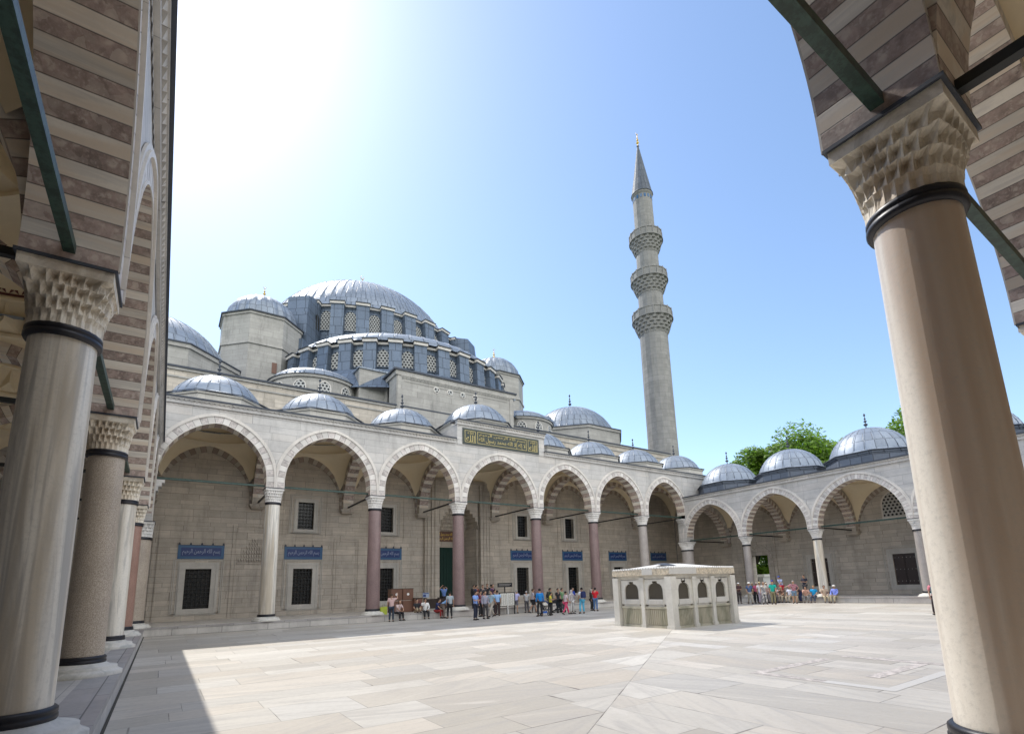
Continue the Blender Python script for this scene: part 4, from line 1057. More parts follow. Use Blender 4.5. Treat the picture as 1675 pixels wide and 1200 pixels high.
for x in (20.05, 21.4, 22.7, 24.0):
    c = MQ(); arched = [(x + .30 * math.cos(2 * PI * k / 16), 19.4 + .30 * math.sin(2 * PI * k / 16)) for k in range(16)]
    c.prism(arched, 6.57, 6.63); o = c.build('round_window', 'trim', pb)
    c = MQ(); c.prism([(x + .23 * math.cos(2 * PI * k / 16), 19.4 + .23 * math.sin(2 * PI * k / 16)) for k in range(16)], 6.55, 6.58); c.build('lattice', 'lattice', o)
for x, z0, z1 in ((20.05, 16.3, 18.15), (21.4, 16.3, 18.0), (23.2, 16.3, 18.0), (24.6, 16.3, 18.15)): mw(lattice_window, pb, x, z0, z1, .62, 6.6)
m = MQ(); m.box(bx0 - .03, bx0 + .01, 8.4, 8.75, 17.9, 20.0); m.build('slit_window', 'glass', pb)
# small projecting blocks either side of the portal block, each with a little lead cap
for sg in (-1, 1):
    cxb = XC + sg * 6.9; m = MQ()
    P = [(cxb - 1.25, 9.6), (cxb + 1.25, 9.6), (cxb + 1.25, 13), (cxb - 1.25, 13)]
    m.vprism(P, 17.0, 21.3); m.vprism([(cxb - 1.4, 9.45), (cxb + 1.4, 9.45), (cxb + 1.4, 13), (cxb - 1.4, 13)], 21.3, 21.42, 1)
    m.lathe([(1.35, 21.42), (.9, 21.75), (.02, 21.95)], cxb, 11.0, 20, mi=1); m.build('corner_turret', ['ashlar_g', 'lead'], mq)

def drum(label, cx, cy, r, angs, z0, zw0, zw1, ww, ze, bw, bd, name, a_lo, a_hi, seg=96):
    """drum with windows between lead clad buttresses, stepped stone eave"""
    m = MQ(); full = a_hi - a_lo > 6.28
    m.lathe([(r, z0), (r, ze)], cx, cy, seg, a_lo, a_hi, smooth=False)
    o = m.build(name, 'lead_d', mq)
    step = abs(angs[1] - angs[0])
    ev = MQ()
    for a in angs:
        def TT(x, y, z, a=a): # local: x tangential, y outward distance from r
            th = math.radians(a) - PI / 2; c, s_ = math.cos(th), math.sin(th); rr = r + y
            return T0(cx + rr * c - x * s_, cy + rr * s_ + x * c, z)
        # window: outward is -y in lattice_window, so flip
        mw_T = lambda x, y, z, f=TT: f(x, -y, z)
        lattice_window(o, 0, zw0, zw1, ww, -.10, mw_T, .06, 'lead_d', 'drum_window')
        a2 = a + step / 2
        b = MB()
        def TB(x, y, z, a=a2):
            th = math.radians(a) - PI / 2; c, s_ = math.cos(th), math.sin(th); rr = r + y
            return T0(cx + rr * c - x * s_, cy + rr * s_ + x * c, z)
        b.T = TB; h = bw / 2
        b.add([(-h, -.1, z0), (h, -.1, z0), (h, bd + .35, z0), (-h, bd + .35, z0), (-h, -.1, ze - .25), (h, -.1, ze - .25), (h, bd, ze - .25), (-h, bd, ze - .25)],
              [(4, 5, 6, 7), (0, 1, 5, 4), (1, 2, 6, 5), (2, 3, 7, 6), (3, 0, 4, 7)])
        b.build('buttress', 'lead_d', o)
        ev.T = TB; ev.box(-h - .08, h + .08, -.4, bd + .16, ze - .25, ze + .03); ev.box(-h - .14, h + .14, -.4, bd + .26, ze + .03, ze + .10, 1)
        ev.T = TT; hh = (math.radians(step) * r - bw) / 2 + .02; ev.box(-hh, hh, -.4, .28, ze - .28, ze - .06); ev.box(-hh, hh, -.4, .38, ze - .06, ze, 1)
    ev.build('stepped_eave', ['trim', 'lead_edge'], o)
    return o
# main dome
nA = 34; st = 360 / nA
drum('', XC, 37, 14.6, [(-16 + k) * st for k in range(33)], 29.0, 31.75, 34.2, 1.25, 35.0, 1.45, .8, 'main_drum', 0, 2 * PI)
m = MB()
prof = dome_prof(13.95, 31.05, 34.6, 16); prof = [(14.9, 35.02)] + [p for p in prof if p[1] > 35.3]
lead_dome(m, prof, 0, 0, 64, .07, .10); md = m.build('main_dome', 'lead', mq, (0, 37 - 8, 0))
link('crescent_finial', finial_mesh('crescent_finial', 3.3, .42, 'gold', True), md, (0, 0, 44.9))
# square base of the drum, lead covered, with sloping corner steps
m = MQ(); m.box(XC - 14.2, XC + 14.2, 24.0, 50, 17.4, 29.3)
for k in range(3): m.box(XC - 13.2 + k * .5, XC + 13.2 - k * .5, 23.6 + k * .6, 40, 29.3 + k * .35, 29.3 + (k + 1) * .35)
m.build('drum_base', 'lead_d', mq)
m = MQ()
for sg in (-1, 1):
    for k, (dx, z) in enumerate(((6.2, 29.2), (8.2, 28.2), (10.0, 27.0))):
        a, b = XC + sg * dx, XC + sg * (dx + 2.3); m.box(min(a, b), max(a, b), 22.6, 24.2, 24, z); m.box(min(a, b) - .1, max(a, b) + .1, 22.4, 24.2, z, z + .2, 1)
m.build('stepped_gable', ['trim', 'lead_d'], mq)
# great corner buttresses of the drum, lead clad with a small arch
for sg in (-1, 1):
    m = MB(); th = math.atan2(-1, sg * .82); c, s_ = math.cos(th), math.sin(th)
    m.T = lambda x, y, z: T0(XC + y * c - x * s_, 37 + y * s_ + x * c, z)
    m.add([(-1.35, 13.5, 24), (1.35, 13.5, 24), (1.35, 18.6, 24), (-1.35, 18.6, 24), (-1.25, 13.5, 35.6), (1.25, 13.5, 35.6), (1.2, 17.3, 34.6), (-1.2, 17.3, 34.6)],
          [(4, 5, 6, 7), (0, 1, 5, 4), (1, 2, 6, 5), (2, 3, 7, 6), (3, 0, 4, 7)])
    m.box(-1.45, 1.45, 16.0, 18.0, 24, 32.3); m.box(-1.6, 1.6, 15.5, 18.9, 24, 28.6); m.box(-1.8, 1.8, 15.5, 19.6, 22, 26.6)
    bt = m.build('drum_buttress', 'lead_d', mq)
    for s3 in (-1, 1):
        m2 = MB(); m2.T = lambda x, y, z, T=m.T: T(s3 * (1.30 + (.04 - y)), 15.4 + x, z)
        arched_panel(m2, 0, 31.4, 33.3, .75, 0, 0, .03); m2.build('arched_opening', 'glass', bt)
# half dome over the entrance side
SY = 22.3
drum('', XC, SY, 12.0, [(-8.5 + .5 + k) * 10.75 + 5.375 - 5.375 + 0.2 for k in range(16)] and [-75.05 - 5.4 + 10.75 * k + .2 for k in range(16)], 19.0, 22.75, 24.5, 1.22, 25.25, 1.2, .65, 'half_dome_drum', PI, 2 * PI, 64)
m = MB(); R_ = 12.2
prof = [(12.6, 25.27)] + [(12.1 * math.cos(PI / 2 * i / 12) if i < 12 else .02, 25.4 + 3.3 * math.sin(PI / 2 * i / 12)) for i in range(13)]
lead_dome(m, prof, 0, 0, 26, .06, .10, PI, 2 * PI); hd = m.build('half_dome', 'lead', mq, (0, SY - 8, 0))
m = MQ(); m.lathe([(12.9, 22.2), (13.6, 21.7), (15.2, 19.5)], XC, SY, 64, PI, 2 * PI, False); m.build('skirt_roof', 'lead_d', mq)
# small half domes (exedrae) left and right of the entrance block
for sg in (-1, 1):
    cxe = XC + sg * 11.1; m = MQ(); m.lathe([(3.7, 17.3), (3.7, 19.75)], cxe, 13.0, 40, PI, 2 * PI, False)
    m.lathe([(3.85, 19.55), (3.85, 19.8)], cxe, 13.0, 40, PI, 2 * PI, False); o = m.build('exedra', 'ashlar_g', mq)
    m = MQ(); lead_dome(m, [(3.98, 19.8)] + [(3.6 * math.cos(PI / 2 * i / 8) if i < 8 else .02, 19.9 + 1.35 * math.sin(PI / 2 * i / 8)) for i in range(9)], cxe, 13.0, 14, .03, .06, PI, 2 * PI)
    m.build('exedra_roof', 'lead', o)
    for a in (-60, -30, 0, 30, 60):
        def TT(x, y, z, a=a): th = math.radians(a) - PI / 2; c, s_ = math.cos(th), math.sin(th); rr = 3.7 - y; return T0(cxe + rr * c - x * s_, 13.0 + rr * s_ + x * c, z)
        lattice_window(o, 0, 18.0, 19.25, .9, -.03, TT, .08)
# weight towers with ribbed domes
for sg in (-1, 1):
    cx, cy = XC + sg * 14.45, 23.45; m = MQ(); R8 = 3.95
    m.vprism(ngon(cx, cy, R8), 17.3, 29.5); m.vprism(ngon(cx, cy, R8 + .14), 26.1, 26.35); m.vprism(ngon(cx, cy, R8 + .12), 29.25, 29.5); m.vprism(ngon(cx, cy, R8 + .26), 29.5, 29.62, 1)
    tw = m.build('weight_tower', ['ashlar_g', 'lead_edge'], mq)
    m = MB(); nr = 20
    pf = [(3.45, 29.6), (3.42, 30.1), (3.22, 30.9), (2.75, 31.7), (2.0, 32.35), (1.1, 32.75), (.05, 32.9)]
    m.lathe(pf, 0, 0, nr * 6, mod=lambda a, k: 1 + .045 * abs(math.sin(a * nr / 2)) - .02, uk=.2)
    do = m.build('ribbed_dome', 'lead', tw, (cx - XC, cy - 8, 0)); link('crescent_finial', finial_mesh('crescent_finial', 1.7, .22, 'gold', True), do, (0, 0, 32.85))
    m = MQ()
    a = -PI / 2
    m.box(cx + sg * -.9 - .22, cx - sg * .9 + .22, cy - 3.72, cy - 3.6, 23.4, 24.5)
    m.build('small_window', 'wood', tw)
# corner domes over the aisles
for sg in (-1, 1):
    cx, cy = XC + sg * 23.4, 18.3; m = MQ(); m.vprism(ngon(cx, cy, 6.9, 8), 17.3, 21.2); m.vprism(ngon(cx, cy, 7.1, 8), 20.95, 21.25); m.vprism(ngon(cx, cy, 7.2, 8), 21.25, 21.35, 1)
    o = m.build('aisle_drum', ['ashlar_g', 'lead_edge'], mq)
    m = MB(); lead_dome(m, [(6.6, 21.33)] + dome_prof(6.15, 19.55, 21.45, 12), 0, 0, 40, .05, .08); q = m.build('aisle_dome', 'lead', o, (cx - XC, cy - 8, 0))
    link('finial', finial_mesh('finial', 2.0, .24), q, (0, 0, 25.85))

# ------------------------------------------------------------------ minaret
MX, MY = 52.5, 8.6
mn = thing('minaret', 'tall slender stone minaret with three balconies and a pointed lead spire', 'minaret', (MX, MY, 0)); mn.scale = (1, 1, 1.014)
def gon16(prof, mb, n=16, mi=0): mb.lathe(prof, 0, 0, n, smooth=False, mi=mi, rref=3.0)
m = MB(); gon16([(2.3, 0), (2.3, 9), (1.95, 12), (1.86, 20), (1.82, 33.6), (1.8, 35.8)], m); gon16([(1.66, 35.6), (1.62, 41.4)], m); gon16([(1.5, 41.2), (1.46, 47.5)], m); gon16([(1.36, 47.2), (1.32, 54.2)], m)
sh = m.build('shaft', 'minaret', mn)
def balcony(z0, z1, zp, ri, ro):
    """corbel from z0 to z1 then parapet to zp"""
    m = MB(); N = 64; T = 5
    for t in range(T):
        f0, f1 = t / T, (t + 1) / T; ra = ri + (ro - ri) * f0 ** .8; rb = ri + (ro - ri) * f1 ** .8
        za, zb = z0 + (z1 - z0) * f0, z0 + (z1 - z0) * f1
        ph = t % 2
        m.lathe([(ra, za), (ra + (rb - ra) * .45, za + (zb - za) * .6), (rb, zb), (rb, zb + .02), (ra * .5 + rb * .5, zb + .02)], 0, 0, N, smooth=False,
                mod=lambda a, k, ph=ph: 1 - (.075 if (int(round(a / (2 * PI) * N)) // 2 + ph) % 2 and k in (1, 2) else 0))
    m.lathe([(ro - .3, z1), (ro + .1, z1), (ro + .1, z1 + .15), (ro, z1 + .15), (ro, z1 + .18)], 0, 0, 32, smooth=False)
    o = m.build('balcony', 'minaret', mn)
    p = MB(); p.lathe([(ro - .02, z1 + .15), (ro - .02, zp - .12), (ro + .05, zp - .12), (ro + .05, zp), (ro - .16, zp), (ro - .16, z1 + .15)], 0, 0, 16, smooth=False)
    for k in range(16):
        a = 2 * PI * k / 16; c, s_ = math.cos(a), math.sin(a); p.T = lambda x, y, z: (y * c - x * s_, y * s_ + x * c, z); p.box(-.06, .06, ro - .1, ro + .06, z1 + .15, zp + .08)
    p.T = None
    p.build('parapet', 'minaret', o)
balcony(33.5, 35.55, 36.75, 1.84, 2.6); balcony(39.3, 41.2, 42.4, 1.66, 2.4); balcony(45.3, 47.2, 48.4, 1.5, 2.2)
m = MB(); gon16([(1.32, 54.1), (1.46, 54.35), (1.46, 54.6)], m); m.build('eave', 'minaret', sh)
m = MB()
for k in range(16):
    a = 2 * PI * (k + .5) / 16; c, s_ = math.cos(a), math.sin(a); m.T = lambda x, y, z: (y * c - x * s_, y * s_ + x * c, z); m.box(-.15, .15, 1.25, 1.335, 53.5, 54.0)
m.build('tile_band', 'blue_l', sh)
m = MB(); m.lathe([(1.54, 54.55), (1.44, 54.75), (1.05, 57.0), (.66, 59.3), (.33, 61.3), (.09, 62.7)], 0, 0, 16, smooth=False, uk=.45); spi = m.build('spire', 'lead_s', mn)
link('crescent_finial', finial_mesh('crescent_finial', 2.2, .22, 'gold', True), spi, (0, 0, 62.6))

# ------------------------------------------------------------------ fountain
fx0, fx1, fy0, fy1 = 18.98, 23.18, -18.72, -15.6
ft = thing('fountain', 'small marble ablution fountain with pierced bronze grilles standing alone in the sunny court', 'fountain', ((fx0 + fx1) / 2, (fy0 + fy1) / 2, 0))
FX, FY = (fx1 - fx0) / 2, (fy1 - fy0) / 2
M['f_marble'] = stone('weathered_fountain_marble', (.66, .64, .585), 2.2, 2.0, .06, None, .004, .6, (2.5, 1.2), .45, (.30, .285, .25), .45, .6)
M['f_side'] = mat_vein('stained_panel_marble', (.50, .47, .375), (.19, .20, .14), (.46, .42, .34), (1.5, 1.5, .8), .65, .6, .5)
M['f_carved'] = mat_breccia('carved_cream_frieze', (.56, .48, .36), (.62, .57, .48), 14, .6)
M['f_white'] = mat_vein('white_basin_marble', (.60, .585, .55), (.45, .44, .42), (.55, .52, .45), (2, 2, 2), .3, .5, .15)
def panel(parent, cx, wd, T, side):
    """one bay between posts; local x along the face, y outward negative"""
    h = wd / 2; A = Arch(h - .22, .34, 1.66, 12); e = A.off(0)
    m = MB(); m.T = T; X = lambda a: cx + a
    m.box(X(-h), X(-h + .22), -.02, .10, .98, 2.08); m.box(X(h - .22), X(h), -.02, .10, .98, 2.08)
    P = [(-h + .22, 1.66), (-h + .22, 1.76), (-h + .42, 1.95), (-h + .50, 1.95)]
    cut = [(-h + .22, 1.60), (-h + .27, 1.76), (-h + .38, 1.86), (-h + .50, 1.88), (-.13, 1.92), (-.13, 1.98), (0, 1.98)]
    cut = cut + [(-x, z) for x, z in reversed(cut[:-1])]
    for (a, za), (b, zb) in zip(cut[:-1], cut[1:]):
        if abs(a - b) > 1e-6:
            m.quad((X(a), -.02, za), (X(b), -.02, zb), (X(b), -.02, 2.08), (X(a), -.02, 2.08)); m.quad((X(a), -.02, za), (X(a), .10, za), (X(b), .10, zb), (X(b), -.02, zb))
    o = m.build('arched_panel', 'f_marble', parent)
    g = MB(); g.T = T; g.box(X(-h + .2), X(h - .2), .05, .08, 1.18, 2.0); g.build('grille', 'grille', o)
    b = MB(); b.T = T; b.box(X(-h + .2), X(h - .2), -.05, .12, .98, 1.20); b.box(X(-h + .2), X(h - .2), -.01, .3, .86, .98)
    if side == 'w':
        for k in range(9): xx = X(-h + .3 + k * (wd - .6) / 8); b.box(xx - .022, xx + .022, -.07, -.045, 1.0, 1.16)
    b.build('basin_front', 'f_white', o)
    l = MB(); l.T = T; l.box(X(-h), X(h), .02, .14, .0, .88); l.box(X(-h), X(h), -.05, .12, .80, .90); l.box(X(-h), X(h), -.03, .1, 0, .10)
    n = 10
    for k in range(n):
        xx = X(-h + .1 + (k + .5) * (wd - .2) / n); q = (wd - .2) / n * .30
        l.add([(xx - q, .02, .12), (xx - q * .5, -.035, .12), (xx + q * .5, -.035, .12), (xx + q, .02, .12), (xx - q, .02, .78), (xx - q * .5, -.035, .78), (xx + q * .5, -.035, .78), (xx + q, .02, .78)], [(0, 1, 5, 4), (1, 2, 6, 5), (2, 3, 7, 6), (4, 5, 6, 7)])
    l.build('fluted_dado', 'f_side', o)
def post(parent, T, cx, w_=.2):
    m = MB(); m.T = T; h = w_ / 2
    m.box(cx - h, cx + h, -.09, .13, 0, 2.14); m.box(cx - h - .03, cx + h + .03, -.12, .13, 2.02, 2.14); m.box(cx - h - .03, cx + h + .03, -.12, .13, 0, .14)
    m.build('post', 'f_marble', parent)
faces = [(lambda x, y, z: (x, -FY + y, z), FX, 3, 's'), (lambda x, y, z: (-FX + y, -x, z), FY, 2, 'w'), (lambda x, y, z: (x, FY - y, z), FX, 3, 'n'), (lambda x, y, z: (FX - y, x, z), FY, 2, 'e')]
for T, hl_, nb, sd in faces:
    wd = 2 * (hl_ - .16) / nb
    for k in range(nb): panel(ft, -hl_ + .16 + wd * (k + .5), wd - .12, T, sd)
    for k in range(1, nb): post(ft, T, -hl_ + .16 + wd * k)
    m = MB(); m.T = T; m.box(-hl_, hl_, -.02, .14, 2.06, 2.2); m.build('lintel', 'f_marble', ft)
for a in (-1, 1):
    for b in (-1, 1):
        m = MB(); m.box(a * FX - .17, a * FX + .17, b * FY - .17, b * FY + .17, 0, 2.16); m.box(a * FX - .2, a * FX + .2, b * FY - .2, b * FY + .2, 0, .12); m.build('corner_post', 'f_marble', ft)
m = MB(); m.box(-FX + .2, FX - .2, -FY + .2, FY - .2, 0, .8); m.build('water_tank', 'f_side', ft)
m = MB(); ex = .17
m.box(-FX - ex + .1, FX + ex - .1, -FY - ex + .1, FY + ex - .1, 2.14, 2.24)
fr_ = m.build('cornice', 'f_marble', ft)
m = MB(); m.box(-FX - ex, FX + ex, -FY - ex, FY + ex, 2.24, 2.50)
m.build('frieze', 'f_carved', fr_)
for (T, hl_, nb, sd), (a, b) in zip(faces[:2], ((-2.3, -.55), (.15, .75))):
    m = MB(); m.T = T; m.box(a, b, -ex - .012, -ex + .02, 2.25, 2.495); m.build('new_marble_patch', 'f_white', fr_)
m = MB()
for (T, hl_, nb, sd) in faces:
    m.T = T; n = int(hl_ * 2 / .14)
    for k in range(n):
        x = -hl_ - ex + (k + .5) * 2 * (hl_ + ex) / n; m.prism([(x - .06, 2.50), (x + .06, 2.50), (x + .04, 2.55), (x, 2.575), (x - .04, 2.55)], -ex - .01, -ex + .10)
m.T = None
E2 = ex - .02
m.add([(-FX - E2, -FY - E2, 2.51), (FX + E2, -FY - E2, 2.51), (FX + E2, FY + E2, 2.51), (-FX - E2, FY + E2, 2.51), (-.6, 0, 2.78), (.6, 0, 2.78)], [(0, 1, 5, 4), (1, 2, 5), (2, 3, 4, 5), (3, 0, 4)])
m.build('roof', 'f_white', ft)
m = MB(); m.add([(-1.7, -1.0, 2.64), (-.9, -1.0, 2.65), (-.7, -.2, 2.80), (-1.5, -.2, 2.76)], [(0, 1, 2, 3)]); m.build('lead_patch', 'lead_edge', ft)

# ------------------------------------------------------------------ trees
def tree(x, y, H, R, label, seed, n=9000, low=.35, group='trees beyond the right portico'):
    rnd = random.Random(seed); t = thing('tree', label, 'tree', (x, y, 0), 0, group)
    m = MB(); m.tube([(0, 0, -.1), (.1, 0, H * .2), (0, .15, H * .42), (.1, .1, H * .75)], [.5, .36, .28, .08], 10)
    blobs = []
    for k in range(40):
        a = rnd.uniform(0, 2 * PI); zf = rnd.uniform(low, .93); q = R * math.sqrt(max(.05, 1 - ((zf - .60) / .42) ** 2)) * rnd.uniform(.3, .95)
        p = (q * math.cos(a), q * math.sin(a), zf * H); blobs.append((p, R * rnd.uniform(.2, .40)))
        if k % 4 == 0: m.tube([(0, .1, H * (.2 + .3 * zf)), (p[0] * .5, p[1] * .5, H * (.2 + .3 * zf) * .5 + p[2] * .5 + .3), p], [.14, .09, .03], 6)
    m.build('trunk', 'bark', t)
    c = MB()
    for i in range(n):
        (bx, by, bz), br = blobs[rnd.randrange(len(blobs))]
        d = Vector((rnd.gauss(0, 1), rnd.gauss(0, 1), rnd.gauss(0, .8))).normalized() * br * rnd.uniform(.55, 1.08) ** .6
        p = Vector((bx, by, bz)) + d; u = Vector((rnd.gauss(0, 1), rnd.gauss(0, 1), rnd.gauss(0, .6))).normalized(); v = u.orthogonal().normalized(); s_ = rnd.uniform(.16, .34)
        c.v += [tuple(p - u * s_), tuple(p + v * s_ * .6), tuple(p + u * s_), tuple(p - v * s_ * .6)]
        o = len(c.v) - 4; c.f.append([o, o + 1, o + 2, o + 3]); c.mi.append(0); c.sm.append(False); c.uv.append(None)
    c.build('crown', 'leaf', t)
tree(70.5, 6.6, 20.4, 6.2, 'round green tree showing left of the pair of domes, leftmost of the trees', 1, 26000)
tree(71.5, -.8, 20.4, 7.8, 'largest bright green tree behind the second dome of the far right portico', 2, 36000)
tree(71.0, 3.2, 21.0, 5.6, 'green tree crown filling the gap between the leftmost tree and the largest one', 6, 22000)
tree(72.5, -7.5, 19.4, 5.4, 'green tree half hidden behind the tallest dome on the right', 3, 14000)
tree(71.0, -14.6, 21.2, 5.4, 'green tree peeping between the large right dome and the big cream column', 4, 16000)
tree(68.0, 7.0, 9.5, 4.4, 'low bushy tree seen through the open gateway of the right portico', 5, 12000, .15)
k_ = thing('kiosk', 'small white kiosk seen through the open gateway', 'kiosk', (60.0, 2.4, 0))
m = MB(); m.box(-1.4, 1.4, -1.6, 1.6, 0, 2.2); m.build('wall', 'white', k_); m = MB(); m.box(-1.8, 1.8, -2, 2, 2.2, 2.5); m.build('roof', 'paper', k_)
m = MB(); m.box(-1.45, -1.39, -1.0, 1.0, .9, 1.9); m.build('window', 'glass', k_)

# ------------------------------------------------------------------ people
CL = {}
def cloth(c, pat=None):
    k = (c, pat)
    if k not in CL:
        g = G('cloth'); o = g.ob(False); n = g.noise(o, 6, 3.0)
        col = g.mix(n, sc3(c, .75), sc3(c, 1.2))
        if pat:
            f = g.noise(o, 26 if pat[1] == 0 else 5, 2.0); col = g.mix(g.ramp(f, .48, .54), col, pat[0])
        CL[k] = g.fin(col, .85)
    return CL[k]
def pose(name):
    J = dict(pel=(0, 0, .93), sp=(0, .0, 1.12), ch=(0, .0, 1.33), nk=(0, .01, 1.47), hd=(0, -.01, 1.60),
             shL=(.185, .01, 1.40), shR=(-.185, .01, 1.40), elL=(.235, .03, 1.13), elR=(-.235, .03, 1.13), wrL=(.245, -.05, .89), wrR=(-.245, -.05, .89),
             hpL=(.09, 0, .88), hpR=(-.09, 0, .88), knL=(.10, -.02, .49), knR=(-.10, -.02, .49), anL=(.11, .03, .08), anR=(-.11, .03, .08), toL=(.13, -.13, .035), toR=(-.13, -.13, .035))
    def mv(keys, dx, dy, dz):
        for k in keys: x, y, z = J[k]; J[k] = (x + dx, y + dy, z + dz)
    up = ['sp', 'ch', 'nk', 'hd', 'shL', 'shR', 'elL', 'elR', 'wrL', 'wrR']
    def lean(a, keys=up):      # tilt the trunk forward by angle a about the pelvis
        px, py, pz = J['pel']
        for k in keys:
            x, y, z = J[k]; dy, dz = y - py, z - pz; J[k] = (x, py + dy * math.cos(a) - dz * math.sin(a), pz + dz * math.cos(a) + dy * math.sin(a))
    if name == 'relaxed': mv(['knL'], .02, -.05, .01); mv(['anL', 'toL'], .04, -.04, 0); mv(['pel', 'sp'], -.02, 0, 0); mv(['wrL'], -.03, -.05, .01)
    if name == 'phone': J['elL'] = (.23, -.06, 1.14); J['elR'] = (-.23, -.06, 1.14); J['wrL'] = (.06, -.28, 1.18); J['wrR'] = (-.07, -.27, 1.16); mv(['hd'], 0, -.05, -.02)
    if name == 'hips': J['elL'] = (.36, .06, 1.17); J['elR'] = (-.36, .06, 1.17); J['wrL'] = (.17, -.06, .99); J['wrR'] = (-.17, -.06, .99)
    if name == 'raised': J['elL'] = (.30, -.10, 1.50); J['elR'] = (-.30, -.10, 1.50); J['wrL'] = (.10, -.16, 1.66); J['wrR'] = (-.10, -.16, 1.66)
    if name == 'onearm': J['elR'] = (-.34, -.12, 1.42); J['wrR'] = (-.30, -.24, 1.66)
    if name == 'walk':
        J['knL'] = (.09, -.20, .50); J['anL'] = (.09, -.30, .10); J['toL'] = (.10, -.46, .07); J['knR'] = (-.09, .08, .50); J['anR'] = (-.09, .32, .14); J['toR'] = (-.10, .20, .04)
        J['wrL'] = (.24, .12, .93); J['wrR'] = (-.22, -.22, .97); J['elR'] = (-.24, -.02, 1.13); lean(.06)
    if name == 'bend': lean(.75); J['wrL'] = (.18, -.62, .78); J['wrR'] = (-.16, -.60, .80); J['elL'] = (.22, -.42, 1.0); J['elR'] = (-.22, -.42, 1.0); mv(['pel', 'hpL', 'hpR'], 0, .10, 0)
    if name == 'stoop': lean(.32); J['wrL'] = (.16, -.42, 1.0); J['elL'] = (.23, -.24, 1.14)
    if name == 'point': lean(.2); J['elR'] = (-.42, -.22, 1.30); J['wrR'] = (-.62, -.36, 1.22); J['elL'] = (.36, .0, 1.16); J['wrL'] = (.2, -.08, .96)
    if name.startswith('sit'):
        dz = -.40; mv(list(J), 0, 0, dz)
        mv(['pel', 'hpL', 'hpR'], 0, .0, .0)
        J['knL'] = (.13, -.42, .50); J['knR'] = (-.13, -.42, .50); J['anL'] = (.13, -.44, .08); J['anR'] = (-.13, -.42, .08); J['toL'] = (.15, -.60, .035); J['toR'] = (-.15, -.58, .035)
        J['wrL'] = (.12, -.34, .60); J['wrR'] = (-.12, -.34, .60); J['elL'] = (.25, -.10, .74); J['elR'] = (-.25, -.10, .74)
        if name == 'sit_fwd': lean(.35); J['wrL'] = (.10, -.44, .62); J['wrR'] = (-.10, -.44, .62); J['elL'] = (.22, -.34, .72); J['elR'] = (-.22, -.34, .72)
        if name == 'sit_hand': J['wrR'] = (-.08, -.16, 1.10); J['elR'] = (-.24, -.16, .86)
        if name == 'sit_legs': J['knL'] = (.12, -.30, .74); J['knR'] = (-.12, -.32, .76); J['anL'] = (.11, -.34, .50); J['anR'] = (-.11, -.36, .50); J['toL'] = (.12, -.48, .46); J['toR'] = (-.12, -.50, .46)
    return J
def skin_mesh(name, nodes, edges, root=0, sub=1):
    me = bpy.data.meshes.new(name); me.from_pydata([n[0] for n in nodes], edges, [])
    o = bpy.data.objects.new(name, me); COL.objects.link(o)
    md = o.modifiers.new('s', 'SKIN'); md.use_smooth_shade = True
    sv = me.skin_vertices[0].data
    for i, n in enumerate(nodes): sv[i].radius = n[1] if hasattr(n[1], '__len__') else (n[1], n[1])
    sv[root].use_root = True
    if sub: q = o.modifiers.new('u', 'SUBSURF'); q.levels = sub; q.render_levels = sub
    dg = bpy.context.evaluated_depsgraph_get(); r = bpy.data.meshes.new_from_object(o.evaluated_get(dg)); r.name = name
    bpy.data.objects.remove(o)
    for p in r.polygons: p.use_smooth = True
    return r
PM = {}
